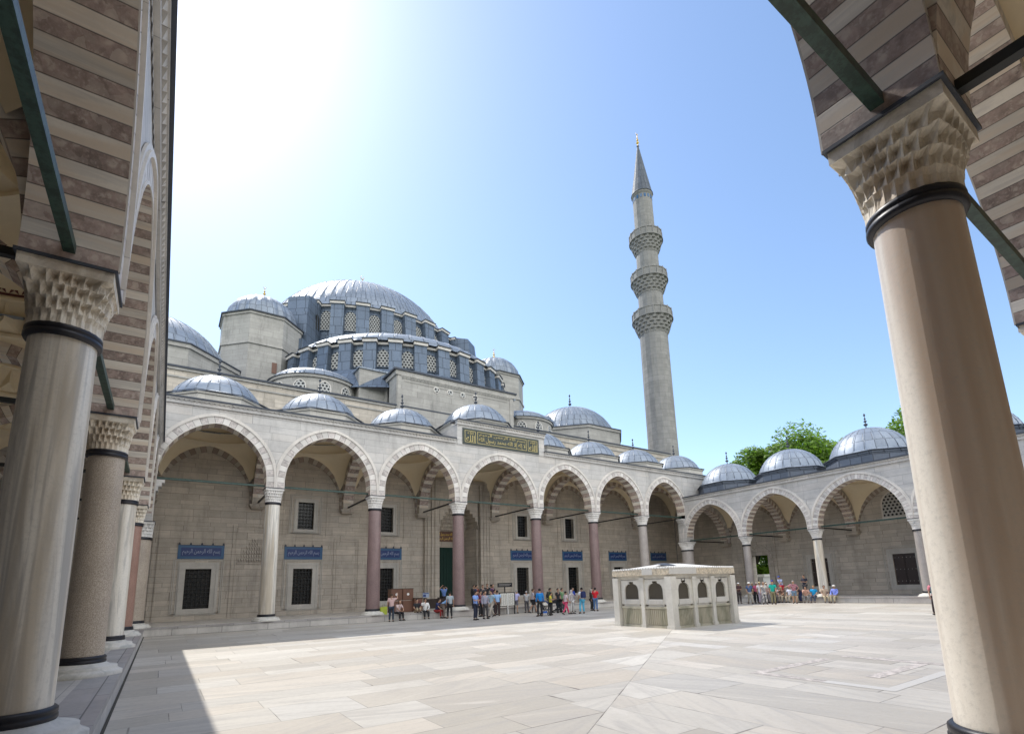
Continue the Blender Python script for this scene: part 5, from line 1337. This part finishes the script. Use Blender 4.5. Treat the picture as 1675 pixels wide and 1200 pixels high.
def pose_meshes(pn):
    if pn in PM: return PM[pn]
    J = pose(pn); V = lambda k: Vector(J[k]); lerp = lambda a, b, t: tuple(V(a).lerp(V(b), t))
    # body -------------------------------------------------
    names = []; nodes = []; E = []
    def nd(p, r, par=None): nodes.append((tuple(p), r)); i = len(nodes) - 1; (E.append((par, i)) if par is not None else None); return i
    pel = nd(J['pel'], (.13, .10)); sp = nd(J['sp'], (.115, .09), pel); ch = nd(J['ch'], (.14, .10), sp); nk = nd(J['nk'], .052, ch); h0 = nd(lerp('nk', 'hd', .55), .055, nk)
    for s in 'LR':
        sh = nd(J['sh' + s], .052, ch); el = nd(J['el' + s], .040, sh); wr = nd(J['wr' + s], .026, el)
        d = (V('wr' + s) - V('el' + s)).normalized(); hp = nd(V('wr' + s) + d * .06, (.034, .022), wr)
        hh = nd(J['hp' + s], .085, pel); kn = nd(J['kn' + s], .055, hh); an = nd(J['an' + s], .036, kn); nd(J['to' + s], (.04, .028), an)
    body = skin_mesh('person', nodes, E)
    # head, ears, nose and fingers joined to the same mesh
    m = MB(); hx, hy, hz = J['hd']; N = 14
    m.lathe([(.012, hz - .115), (.045, hz - .10), (.066, hz - .05), (.074, hz + .0), (.076, hz + .05), (.062, hz + .09), (.035, hz + .115), (.005, hz + .122)], 0, 0, N)
    m.v = [(hx + x * .98, hy + y * 1.22, z) for x, y, z in m.v]
    m.add([(hx - .012, hy - .088, hz - .02), (hx + .012, hy - .088, hz - .02), (hx, hy - .108, hz - .024), (hx, hy - .088, hz + .02)], [(0, 1, 2), (0, 2, 3), (1, 3, 2)])
    for sg in (-1, 1): m.tube([(hx + sg * .072, hy, hz - .02), (hx + sg * .083, hy + .008, hz + .005), (hx + sg * .074, hy + .01, hz + .03)], [.008, .012, .008], 6)
    for s in 'LR':
        d = (V('wr' + s) - V('el' + s)).normalized(); q = d.cross(Vector((0, 0, 1))) if abs(d.z) < .9 else Vector((0, 1, 0)); q.normalize(); b = V('wr' + s) + d * .085
        for k in range(4):
            p0 = b + q * (.011 * (k - 1.5) * 1.5); ln = (.055, .068, .072, .06)[k]; cu = Vector((0, -.012, 0)) - d.cross(q) * .01
            m.tube([p0, p0 + d * ln * .5, p0 + d * ln + cu], [.0085, .008, .006], 5)
        p0 = V('wr' + s) + d * .04 + q * .028; m.tube([p0, p0 + d * .025 + q * .016, p0 + d * .055 + q * .016], [.010, .009, .007], 5)
    hm = m.mesh('h', ['skin'])
    import bmesh
    bm = bmesh.new(); bm.from_mesh(body); bm.from_mesh(hm); bm.to_mesh(body); bm.free(); body.materials.clear(); body.materials.append(M['skin'])
    for p in body.polygons: p.use_smooth = True
    R = {'body': body}
    def part(name, chains, rad, root=0, sub=1):
        nodes = []; E = []; idx = {}
        for c in chains:
            prev = None
            for key, p in c:
                if key not in idx: idx[key] = len(nodes); nodes.append((tuple(p), rad[key]))
                if prev is not None: E.append((prev, idx[key]))
                prev = idx[key]
        return skin_mesh(name, nodes, E, root, sub)
    K = lambda k: (k, J[k])
    waist = ('w', lerp('pel', 'sp', -.15)); r = dict(pel=(.165, .125), w=(.168, .13), sp=(.145, .115), ch=(.168, .125), nk=.075, shL=.078, shR=.078, elL=.058, elR=.058, wrL=.042, wrR=.042, eL=.066, eR=.066)
    col = ('nk', lerp('ch', 'nk', .72))
    for sl in ('short', 'long'):
        ch = [[waist, K('pel'), K('sp'), K('ch'), col]]
        for s in 'LR': ch.append([K('ch'), K('sh' + s)] + ([K('el' + s), K('wr' + s)] if sl == 'long' else [('e' + s, lerp('sh' + s, 'el' + s, .75))]))
        R['shirt_' + sl] = part('shirt', ch, r)
    r2 = dict(pel=(.155, .12), hpL=.108, hpR=.108, knL=.078, knR=.078, anL=.062, anR=.062, kL=.086, kR=.086)
    for ln in ('long', 'short'):
        ch = []
        for s in 'LR': ch.append([K('pel'), K('hp' + s)] + ([K('kn' + s), ('an' + s, lerp('kn' + s, 'an' + s, .93))] if ln == 'long' else [('k' + s, lerp('hp' + s, 'kn' + s, .85))]))
        R['trousers_' + ln] = part('trousers', ch, r2)
    m = MB()
    for s in 'LR':
        a, t = V('an' + s), V('to' + s); m.tube([a + Vector((0, .05, -.035)), a + Vector((0, 0, -.02)), (a + t) / 2, t + Vector((0, -.03, -.005))], [.035, .05, .045, .028], 8)
    R['shoes'] = m.mesh('shoes', ['bronze'])
    m = MB(); m.lathe([(.083, hz - .01), (.086, hz + .04), (.078, hz + .09), (.045, hz + .13), (.004, hz + .14)], 0, 0, 14)
    m.v = [(hx + x, hy + .016 + y * 1.2 + (max(0, hz + .05 - z) * .5), z) for x, y, z in m.v]; R['hair'] = m.mesh('hair', ['bronze'])
    m = MB(); m.lathe([(.083, hz - .12), (.088, hz - .04), (.086, hz + .04), (.078, hz + .09), (.045, hz + .13), (.004, hz + .14)], 0, 0, 14, PI * -.05, PI * 1.05)
    m.v = [(hx + x, hy + .008 + y * 1.22, z) for x, y, z in m.v]; m2 = R['hair']
    m.add([(hx + q[0] - 0, q[1], q[2]) for q in [(x, y, z) for x, y, z in []]], []); R['long_hair'] = m.mesh('hair', ['bronze'])
    m = MB(); m.lathe([(.145, hz + .045), (.15, hz + .052), (.092, hz + .062), (.088, hz + .12), (.06, hz + .145), (.004, hz + .15)], hx, hy, 16); R['hat'] = m.mesh('hat', ['bronze'])
    m = MB(); m.lathe([(.092, hz + .05), (.09, hz + .10), (.06, hz + .14), (.004, hz + .148)], hx, hy + .005, 14); m.box(hx - .06, hx + .06, hy - .19, hy - .08, hz + .05, hz + .062); R['cap'] = m.mesh('cap', ['bronze'])
    m = MB(); m.lathe([(.13, hz - .24), (.105, hz - .14), (.092, hz - .05), (.094, hz + .04), (.084, hz + .09), (.05, hz + .13), (.004, hz + .142)], 0, 0, 16)
    m.v = [(hx + x, hy + .022 + y * 1.15, z) for x, y, z in m.v]; R['headscarf'] = m.mesh('headscarf', ['bronze'])
    back = V('ch') + (V('ch') - V('pel')).normalized() * -.06
    PM[pn] = R; R['J'] = J
    return R
HAIR = {'black': (.012, .01, .01), 'brown': (.06, .035, .02), 'blond': (.38, .25, .10), 'grey': (.30, .29, .28), 'white': (.6, .6, .58)}
def child(name, me, par, c, pat=None):
    o = link(name, me, par)
    mt = c if isinstance(c, bpy.types.Material) else cloth(c, pat)
    o.material_slots[0].link = 'OBJECT'; o.material_slots[0].material = mt
    return o
for k_ in ('shirt',): pass
def person(x, y, rot, pn, label, shirt, legs, hair='black', z=0.0, h=1.72, sl='short', ln='long', hat=None, hatc=(.75, .74, .7), pat=None, lpat=None, group=None, shoe=(.03, .025, .022), skin=None):
    R = pose_meshes(pn)
    for k, me in R.items():
        if k != 'J' and not len(me.materials): me.materials.append(M['skin'])
    o = link('person', R['body'], None, (x, y, z), rot); s = h / 1.72; o.scale = (s, s, s)
    tag(o, label, 'person', group)
    child('shirt', R['shirt_' + sl], o, shirt, pat); child('trousers' if ln == 'long' else 'shorts', R['trousers_' + ln], o, legs, lpat)
    child('shoes', R['shoes'], o, shoe)
    if hat == 'headscarf': child('headscarf', R['headscarf'], o, hatc, ((.5, .5, .48), 0))
    else:
        child('hair', R['long_hair' if hair.endswith('+') else 'hair'], o, HAIR[hair.rstrip('+')])
        if hat: child(hat, R[hat], o, hatc)
    return o
def backpack(per, label, c, pn, dz=0):
    J = PM[pn]['J']; m = MB(); s = per.scale[0]
    prof = [(-.15, 0), (.15, 0), (.17, .12), (.16, .34), (.10, .44), (-.10, .44), (-.16, .34), (-.17, .12)]
    m.prism(prof, 0, .15); m.prism([(x * .75, z * .5 + .04) for x, z in prof], .15, .20)
    R_ = per.rotation_euler.z; q = Vector(J['sp']) * s; off = Vector((q.x, q.y + .115 * s, 0)); off = Vector((off.x * math.cos(R_) - off.y * math.sin(R_), off.x * math.sin(R_) + off.y * math.cos(R_), 0))
    o = m.build('backpack', 'bronze', None, (per.location.x + off.x, per.location.y + off.y, per.location.z + q.z - .08), R_)
    o.material_slots[0].link = 'OBJECT'; o.material_slots[0].material = cloth(c)
    st = MB()
    for sg in (-1, 1): st.tube([(sg * .10, 0, .42), (sg * .12, -.12, .44), (sg * .12, -.22, .30), (sg * .13, -.20, .12), (sg * .14, -.02, .05)], .018, 5)
    st.build('strap', 'iron', o); tag(o, label, 'backpack')
    return o
WH = (.70, .69, .67); BK = (.018, .018, .022); JN = (.05, .09, .17); KH = (.33, .27, .18)
GB = 'visitors in the shade before the tall portico'; GR = 'tour group at the right portico ledge'; GS = 'people sitting on the right portico ledge'; GL = 'people sitting on the tall portico ledge'
P = person
E = -PI / 2
# shade in front of the tall portico (rot 0 faces the viewer's side of the court)
P(13.25, -1.35, 2.6, 'onearm', 'person in pink top and dark jeans, one arm raised, leftmost in the shade', (.60, .42, .40), (.03, .045, .07), 'brown', group=GB)
P(14.0, -.42, .3, 'sit_fwd', 'person in pale pink top sitting on the ledge before the brown cabinets', (.58, .46, .45), BK, 'black+', group=GL)
P(15.4, -.3, .0, 'sit_legs', 'person in black top and khaki trousers sitting hunched with knees drawn up on the ledge', BK, KH, 'black', z=.0, group=GL)
P(15.95, -.42, -.2, 'sit_hand', 'person in white hoodie and black trousers sitting on the ledge with a hand raised', WH, BK, 'black', sl='long', group=GL)
P(16.7, -.62, .5, 'sit_fwd', 'person in dark blue top and red trousers doubled over on the ledge', (.03, .04, .12), (.30, .03, .03), 'black', group=GL)
P(17.0, -1.15, 1.1, 'bend', 'person in light blue shirt bending down beside the man in black trousers', (.20, .36, .62), (.20, .16, .14), 'black', group=GB)
P(17.05, -1.9, 3.0, 'relaxed', 'person in grey short sleeved shirt and black trousers seen from behind near the pink column', (.34, .40, .44), BK, 'black', h=1.74, group=GB)
P(19.0, 3.0, 3.1, 'raised', 'person in blue shirt with both hands on the head before the green doorway', (.12, .22, .50), BK, 'black', z=ZL, h=1.76, group=GB)
P(17.15, -5.15, .5, 'phone', 'person in bright blue shirt and navy trousers looking down at a phone', (.22, .36, .75), (.02, .025, .05), 'black', h=1.76, group=GB)
P(19.2, -2.2, .4, 'relaxed', 'person in dark maroon top half hidden behind the one with the phone', (.12, .02, .05), BK, 'black', group=GB)
P(18.1, -4.7, .1, 'relaxed', 'person in grey cardigan over white shirt standing beside the one with the phone', (.30, .30, .38), (.07, .065, .07), 'brown', sl='long', group=GB, pat=None)
P(19.3, -3.5, -1.3, 'walk', 'person in pale blue shirt and beige trousers striding to the right', (.34, .48, .58), (.42, .38, .33), 'black', group=GB)
P(20.3, -2.6, 2.7, 'relaxed', 'person in light blue shirt and dark trousers standing just behind the striding one', (.28, .45, .72), (.05, .03, .03), 'black', group=GB)
P(20.9, -1.3, .6, 'relaxed', 'person in dark green top between the striding person and the notice board', (.04, .07, .05), BK, 'black', group=GB, h=1.78)
P(20.6, 1.2, .2, 'relaxed', 'person in black jacket on the portico floor behind the crowd left of the notice board', BK, BK, 'black', z=ZL, sl='long', group=GB)
P(22.3, 1.5, .9, 'hips', 'person in teal top on the portico floor right behind the notice board', (.02, .10, .10), BK, 'black', z=ZL, group=GB)
P(21.4, 2.2, .2, 'relaxed', 'person in dark red top on the portico floor by the portal', (.16, .03, .03), BK, 'brown+', z=ZL, group=GB)
P(20.0, 2.4, .4, 'relaxed', 'person in brown jacket on the portico floor just right of the pink column', (.08, .05, .03), BK, 'black', z=ZL, sl='long', group=GB)
P(22.9, -1.0, 2.2, 'stoop', 'person in lavender shirt stooping at the notice board', (.42, .42, .66), (.16, .16, .2), 'grey', ln='short', group=GB)
P(23.8, -1.1, 2.8, 'phone', 'person in pale grey shirt standing right of the notice board', (.40, .41, .42), (.08, .08, .09), 'grey', group=GB, h=1.62)
b_ = P(24.4, -1.2, 2.4, 'relaxed', 'person in light grey shirt carrying a dark backpack under the low window', (.36, .38, .42), (.07, .07, .08), 'black', group=GB, h=1.62)
backpack(b_, 'dark grey backpack on the person in light grey shirt', (.03, .03, .04), 'relaxed')
b_ = P(23.75, -1.95, 1.2, 'walk', 'person in grey checked shirt and dark shorts walking left past the fourth column', (.36, .34, .38), BK, 'brown', ln='short', group=GB, h=1.74)
b_ = P(21.5, -5.9, 2.9, 'relaxed', 'person in vivid blue jacket and black trousers seen from behind beside the pushchair', (.01, .20, .55), BK, 'black', sl='long', h=1.76, group=GB)
P(22.75, -5.4, .8, 'phone', 'small person in yellow top leaning over the blue pushchair', (.60, .52, .05), BK, 'black', h=1.5, group=GB)
b_ = P(24.6, -3.0, .9, 'relaxed', 'person in dark green shirt with a black backpack behind the yellow top', (.03, .13, .09), (.22, .2, .15), 'black', h=1.76, group=GB)
backpack(b_, 'black backpack on the person in dark green shirt', BK, 'relaxed')
P(23.55, -6.0, 1.4, 'walk', 'person in pale pink top and bright pink trousers walking with feet apart', (.60, .50, .52), (.62, .07, .16), 'black', h=1.52, group=GB)
P(24.5, -5.5, .2, 'relaxed', 'person in grey checked headscarf and white trousers between the pink and cyan trousers', (.45, .42, .42), (.60, .59, .57), 'black', h=1.6, hat='headscarf', hatc=(.32, .30, .32), sl='long', group=GB)
P(26.4, -3.3, .1, 'phone', 'person in royal blue jacket and grey trousers facing the viewer behind the group', (.02, .06, .36), (.16, .15, .16), 'black', sl='long', h=1.76, group=GB)
b_ = P(25.0, -6.0, 2.9, 'relaxed', 'person in white shirt and cyan trousers seen from behind with a navy backpack', (.66, .67, .72), (.10, .42, .62), 'black', h=1.74, group=GB)
backpack(b_, 'navy backpack on the person in cyan trousers', (.015, .025, .10), 'relaxed')
P(25.3, -3.0, .2, 'relaxed', 'person in black top left of the green top, under the second low window', BK, BK, 'black', group=GB)
P(26.0, -2.6, .4, 'relaxed', 'person in light green top behind the pale pink top', (.16, .30, .15), (.1, .1, .1), 'black', group=GB)
P(28.0, -3.6, .6, 'relaxed', 'person in black robe and dark headscarf left of the red shirt', (.02, .02, .02), (.02, .02, .02), 'black', hat='headscarf', hatc=(.10, .05, .05), sl='long', h=1.6, group=GB)
P(27.55, -4.55, 2.0, 'phone', 'person in red shirt and blue jeans at the right end of the shaded group', (.62, .015, .03), (.09, .17, .34), 'black', h=1.70, group=GB)
P(21.2, .9, -.3, 'relaxed', 'person in dark grey hooded top on the portico floor behind the blue shirts', (.05, .05, .06), BK, 'black', z=ZL, sl='long', group=GB)
P(21.9, .6, .5, 'hips', 'person in dark purple top directly behind the left panel of the notice board', (.08, .03, .09), BK, 'black+', z=ZL, group=GB)
P(20.3, .4, .9, 'phone', 'person in navy top with black hair on the portico floor behind the beige trousers', (.02, .03, .08), BK, 'black', z=ZL, group=GB)
P(22.6, 2.6, -.4, 'relaxed', 'tall person in black shirt deep in the portico shade before the portal niche', (.02, .02, .025), BK, 'brown', z=ZL, h=1.8, group=GB)
P(19.75, -1.5, .2, 'stoop', 'person in brick red top stooping between the phone user and the grey cardigan', (.22, .05, .04), (.03, .03, .035), 'black', group=GB)
P(25.6, -1.6, -.4, 'relaxed', 'person in olive jacket in the shade between the yellow top and the pink trousers', (.10, .11, .05), (.05, .05, .05), 'black', sl='long', group=GB)
P(29.2, -2.4, .8, 'hips', 'person in black top with hands on hips just behind the red shirt', BK, BK, 'black', group=GB, h=1.65)
# tour group in the sun at the right portico
P(39.7, -7.7, -.9, 'relaxed', 'person in grey trousers and white hat nearest the fountain in the sunny group', (.40, .40, .45), (.34, .35, .42), 'grey', hat='hat', group=GR)
P(40.9, -7.5, -.8, 'phone', 'person in dark brown top and pale hat second from the fountain in the tour group', (.08, .04, .04), (.06, .05, .05), 'grey', hat='hat', group=GR)
P(39.9, -9.1, -.8, 'walk', 'person in slate blue t-shirt, khaki trousers and white hat in the tour group', (.07, .12, .24), (.32, .29, .24), 'grey', hat='hat', group=GR)
P(41.6, -8.6, -.6, 'stoop', 'person in raspberry pink shirt and black trousers with white hat in the tour group', (.56, .12, .22), BK, 'grey', hat='hat', hatc=(.6, .5, .42), group=GR)
P(41.0, -9.35, -.8, 'relaxed', 'person in white top and lilac trousers with straw hat in the tour group', (.64, .60, .62), (.42, .36, .46), 'blond', hat='hat', hatc=(.42, .34, .2), group=GR)
P(40.1, -10.2, -1.0, 'relaxed', 'blond person in white flowered suit next to the turquoise shirt', (.62, .58, .52), (.62, .60, .57), 'blond+', group=GR, pat=((.25, .25, .26), 1), lpat=((.25, .25, .26), 1), hat=None)
P(40.2, -10.85, -.9, 'stoop', 'person in turquoise shirt and olive trousers with feet apart in the tour group', (.01, .44, .36), (.24, .22, .13), 'brown', h=1.78, group=GR)
P(42.1, -9.8, -1.1, 'relaxed', 'person in dark top and cobalt blue cap behind the turquoise shirt', (.03, .04, .06), BK, 'brown', hat='cap', hatc=(.02, .04, .34), h=1.82, group=GR)
P(41.9, -8.1, -.9, 'stoop', 'person in black and yellow top with straw hat behind the slate blue t-shirt', (.10, .10, .03), BK, 'grey', hat='hat', hatc=(.5, .42, .3), group=GR)
P(42.2, -9.2, -1.2, 'relaxed', 'person in pale pink blouse and sun hat behind the white and lilac outfit', (.60, .42, .44), (.3, .28, .3), 'grey', hat='hat', hatc=(.62, .55, .45), group=GR, h=1.62)
P(42.6, -8.9, -.7, 'phone', 'person in white shirt with brown hair at the back of the sunny tour group', (.66, .65, .62), (.2, .18, .16), 'brown', group=GR)
P(43.4, -10.95, E + .3, 'sit_fwd', 'person in cream top and khaki trousers sitting hidden behind the plaid shirt', (.56, .50, .40), (.40, .34, .24), 'grey', group=GS)
P(43.4, -9.25, E, 'sit_hand', 'person in white and pink top sitting on the ledge just right of the turquoise shirt', (.62, .50, .50), (.55, .50, .50), 'brown', group=GS)
P(43.4, -9.85, E, 'sit_fwd', 'person in black and coral top sitting second from the left on the sunny ledge', (.08, .05, .04), (.38, .33, .26), 'blond', group=GS, pat=((.5, .25, .18), 1))
P(43.4, -10.45, E, 'sit', 'person in white t-shirt and pink cap sitting beside the plaid shirt', (.62, .64, .74), (.48, .43, .34), 'grey', hat='cap', hatc=(.70, .35, .36), group=GS)
P(41.6, -11.75, -1.0, 'point', 'person in red plaid shirt and long denim shorts leaning with an arm stretched out', (.34, .09, .12), (.16, .25, .36), 'grey', ln='short', h=1.76, group=GR, pat=((.45, .30, .34), 0))
P(44.0, -9.5, -1.9, 'stoop', 'person in pale blue shirt, red shorts and blue cap standing up on the ledge', (.48, .56, .80), (.50, .02, .05), 'brown', z=ZL, h=1.74, ln='short', hat='cap', hatc=(.03, .10, .42), group=GR)
P(44.6, -11.1, E, 'phone', 'person in black shirt with grey hair standing on the ledge behind the plaid shirt', (.03, .03, .05), (.05, .05, .06), 'brown', z=ZL, h=1.74, group=GR)
P(43.2, -11.35, E - .5, 'bend', 'person in navy trousers bending between the plaid shirt and the pink top', (.05, .03, .05), (.02, .03, .09), 'black', group=GR, h=1.6)
P(43.4, -11.75, E + .4, 'sit_fwd', 'person in peach top and grey trousers sitting right of the plaid shirt', (.60, .36, .28), (.25, .25, .25), 'black', group=GS)
P(43.4, -12.35, E + .2, 'sit', 'person in bright blue t-shirt and dark jeans sitting just left of the pale column', (.01, .30, .60), (.06, .08, .13), 'blond', group=GS, skin=None)
P(43.4, -13.15, E + .7, 'sit', 'person in beige top and cream trousers sitting right of the column', (.50, .38, .28), (.50, .43, .30), 'brown', group=GS)
P(43.4, -13.9, E, 'sit', 'person in lilac blue shirt and white hat sitting at the right end of the ledge', (.22, .28, .72), (.42, .37, .26), 'grey', sl='long', hat='hat', group=GS)
P(31.0, -24.1, 2.1, 'walk', 'lone person in pink top and teal backpack walking away beside the big cream column', (.68, .22, .26), (.05, .035, .04), 'black', h=1.66)
backpack([o for o in bpy.data.objects if o.name.startswith('person') and not o.parent][-1], 'teal backpack with pale strap on the lone walker', (.01, .12, .15), 'walk')

# ------------------------------------------------------------------ things about the portico
for i, (x, nm) in enumerate(((14.55, 'left'), (15.38, 'right'))):
    c = thing('cabinet', ('left one of two tall brown cabinets with round white emblems' if i == 0 else 'right one of two tall brown cabinets, next to the lower dark red box'), 'cabinet', (x, 1.5, ZL), 0, 'brown cabinets on the portico floor')
    for k in range(2):
        m = MB(); m.box(-.39, .39, -.3, .3, .02 + k * .80, .78 + k * .80); m.box(-.33, .33, -.315, -.3, .08 + k * .8, .72 + k * .8); m.build('box_section', 'wood', c)
    m = MB(); m.prism([(.09 * math.cos(PI * q / 6), 1.22 + .09 * math.sin(PI * q / 6)) for q in range(12)], -.33, -.31); m.build('round_emblem', 'white', c)
    m = MB(); m.box(-.40, .40, -.31, .31, 1.58, 1.62); m.build('top', 'wood_d', c)
c = thing('chest', 'lower dark red wooden box right of the tall cabinets', 'chest', (16.05, 1.2, ZL)); m = MB(); m.box(-.3, .3, -.25, .25, .05, .9); m.build('body', 'wood', c)
m = MB(); m.box(-.32, .32, -.27, .27, .9, .95); m.build('lid', 'wood_d', c); m = MB(); m.box(-.2, .2, -.265, -.25, .2, .75); m.build('door', 'motif', c)
c = thing('notice_sign', 'small pale blue sign on a thin stand right of the brown cabinets', 'sign', (16.75, 1.3, ZL)); m = MB(); m.tube([(0, 0, 0), (0, 0, .98)], .02, 8); m.lathe([(.18, 0), (.17, .03), (.02, .04)], 0, 0, 14); m.build('stand', 'iron', c)
m = MB(); m.box(-.24, .24, -.03, .0, .95, 1.28); m.build('board', 'tile_w', c); m = MB()
m.box(-.2, .2, -.035, -.03, 1.2, 1.25); m.box(-.2, .0, -.035, -.03, 1.0, 1.15); m.build('printed_field', 'blue', c)
c = thing('notice_board', 'double white notice board on legs full of small print, in front of the portal crowd', 'notice board', (21.95, -1.25, 0))
m = MB()
for x in (-.62, .02, .66): m.box(x - .03, x + .03, -.03, .03, 0, 1.55)
m.box(-.62, .66, -.025, .025, 1.50, 1.56); m.box(-.62, .66, -.025, .025, .55, .60); m.build('frame', 'iron', c)
for x in (-.30, .34):
    m = MB(); m.box(x - .27, x + .27, -.05, -.02, .62, 1.48); o = m.build('panel', 'paper', c)
    m = MB()
    for k in range(11):
        for q in range(3): m.box(x - .23 + q * .16, x - .23 + q * .16 + .12 * (.6 + .4 * ((k * 7 + q * 3) % 5) / 4), -.055, -.05, .68 + k * .07, .705 + k * .07)
    m.build('printed_lines', 'lead_edge', o)
m = MB(); m.box(.0, .06, -.09, -.05, 0, 1.5); m.build('white_post', 'white', c)
c = thing('black_sign', 'black sign board on a post under the first low window right of the portal', 'sign', (24.9, 3.6, ZL)); m = MB(); m.box(-.04, .04, 0, .05, 0, 1.5); m.build('post', 'iron', c)
m = MB(); m.box(-.72, .72, -.03, .0, 1.5, 1.85); m.build('board', 'bronze', c); m = MB(); m.box(-.6, .6, -.035, -.03, 1.72, 1.74); m.box(-.6, .45, -.035, -.03, 1.62, 1.64); m.build('printed_lines', 'paper', c)
def stroller(x, y, rot, label, cc):
    c = thing('pushchair', label, 'pushchair', (x, y, 0), rot, None)
    m = MB()
    for a, b in ((-.22, -.32), (.22, -.32), (-.22, .3), (.22, .3)):
        w_ = MB(); w_.T = lambda X, Y, Z, a=a, b=b: (a + Z, b + X, .11 + Y); w_.lathe([(.06, -.02), (.11, -.02), (.11, .02), (.06, .02)], 0, 0, 14, smooth=False); w_.build('wheel', 'iron', c)
    for a in (-.22, .22): m.tube([(a, -.32, .11), (a, .0, .5), (a, .42, 1.0)], .016, 6); m.tube([(a, .3, .11), (a, -.1, .62)], .016, 6)
    m.tube([(-.22, .42, 1.0), (.22, .42, 1.0)], .02, 6); m.build('frame', 'iron', c)
    s = MB(); s.add([(-.2, -.28, .42), (.2, -.28, .42), (.2, .08, .38), (-.2, .08, .38), (-.2, .24, .86), (.2, .24, .86)], [(0, 1, 2, 3), (3, 2, 5, 4)]); s.box(-.2, .2, -.3, .08, .36, .40)
    o = s.build('seat', cloth((.03, .04, .06)), c)
    h = MB(); h.T = lambda X, Y, Z: (Z, .1 + X, .62 + Y); h.lathe([(.36, -.23), (.38, 0), (.36, .23)], 0, 0, 10, PI * .05, PI * .85); h.build('canopy', cloth(cc), c)
    m = MB(); m.box(-.18, .18, -.1, .25, .18, .3); m.build('basket', cloth(cc), c)
stroller(22.15, -5.55, 1.2, 'blue pushchair between the vivid blue jacket and the yellow top', (.03, .14, .55))
stroller(24.9, -3.6, 1.5, 'black pushchair left of the bright pink trousers', (.015, .015, .02))
c = thing('barrier', 'low dark wooden barrier on the portico floor before the portal', 'barrier', (18.2, 2.2, ZL)); m = MB(); m.box(-1.2, 1.2, -.03, .03, .12, .82); m.build('panel', 'wood_d', c)
for x in (-1.1, 0, 1.1): m = MB(); m.box(x - .05, x + .05, -.15, .15, 0, .9); m.build('foot', 'wood_d', c)
c = thing('shopping_bag', 'lime green bag standing on the ledge at the left end of the crowd', 'bag', (13.1, -.35, ZL)); m = MB(); m.add([(-.2, -.1, 0), (.2, -.1, 0), (.2, .1, 0), (-.2, .1, 0), (-.24, -.05, .46), (.22, -.05, .5), (.22, .05, .5), (-.24, .05, .46)], [(0, 3, 2, 1), (4, 5, 6, 7), (0, 1, 5, 4), (1, 2, 6, 5), (2, 3, 7, 6), (3, 0, 4, 7)])
m.build('sack', cloth((.36, .42, .05)), c); m = MB(); m.tube([(-.1, 0, .46), (-.07, 0, .62), (.07, 0, .62), (.1, 0, .48)], .012, 5); m.build('handle', cloth((.2, .25, .04)), c)
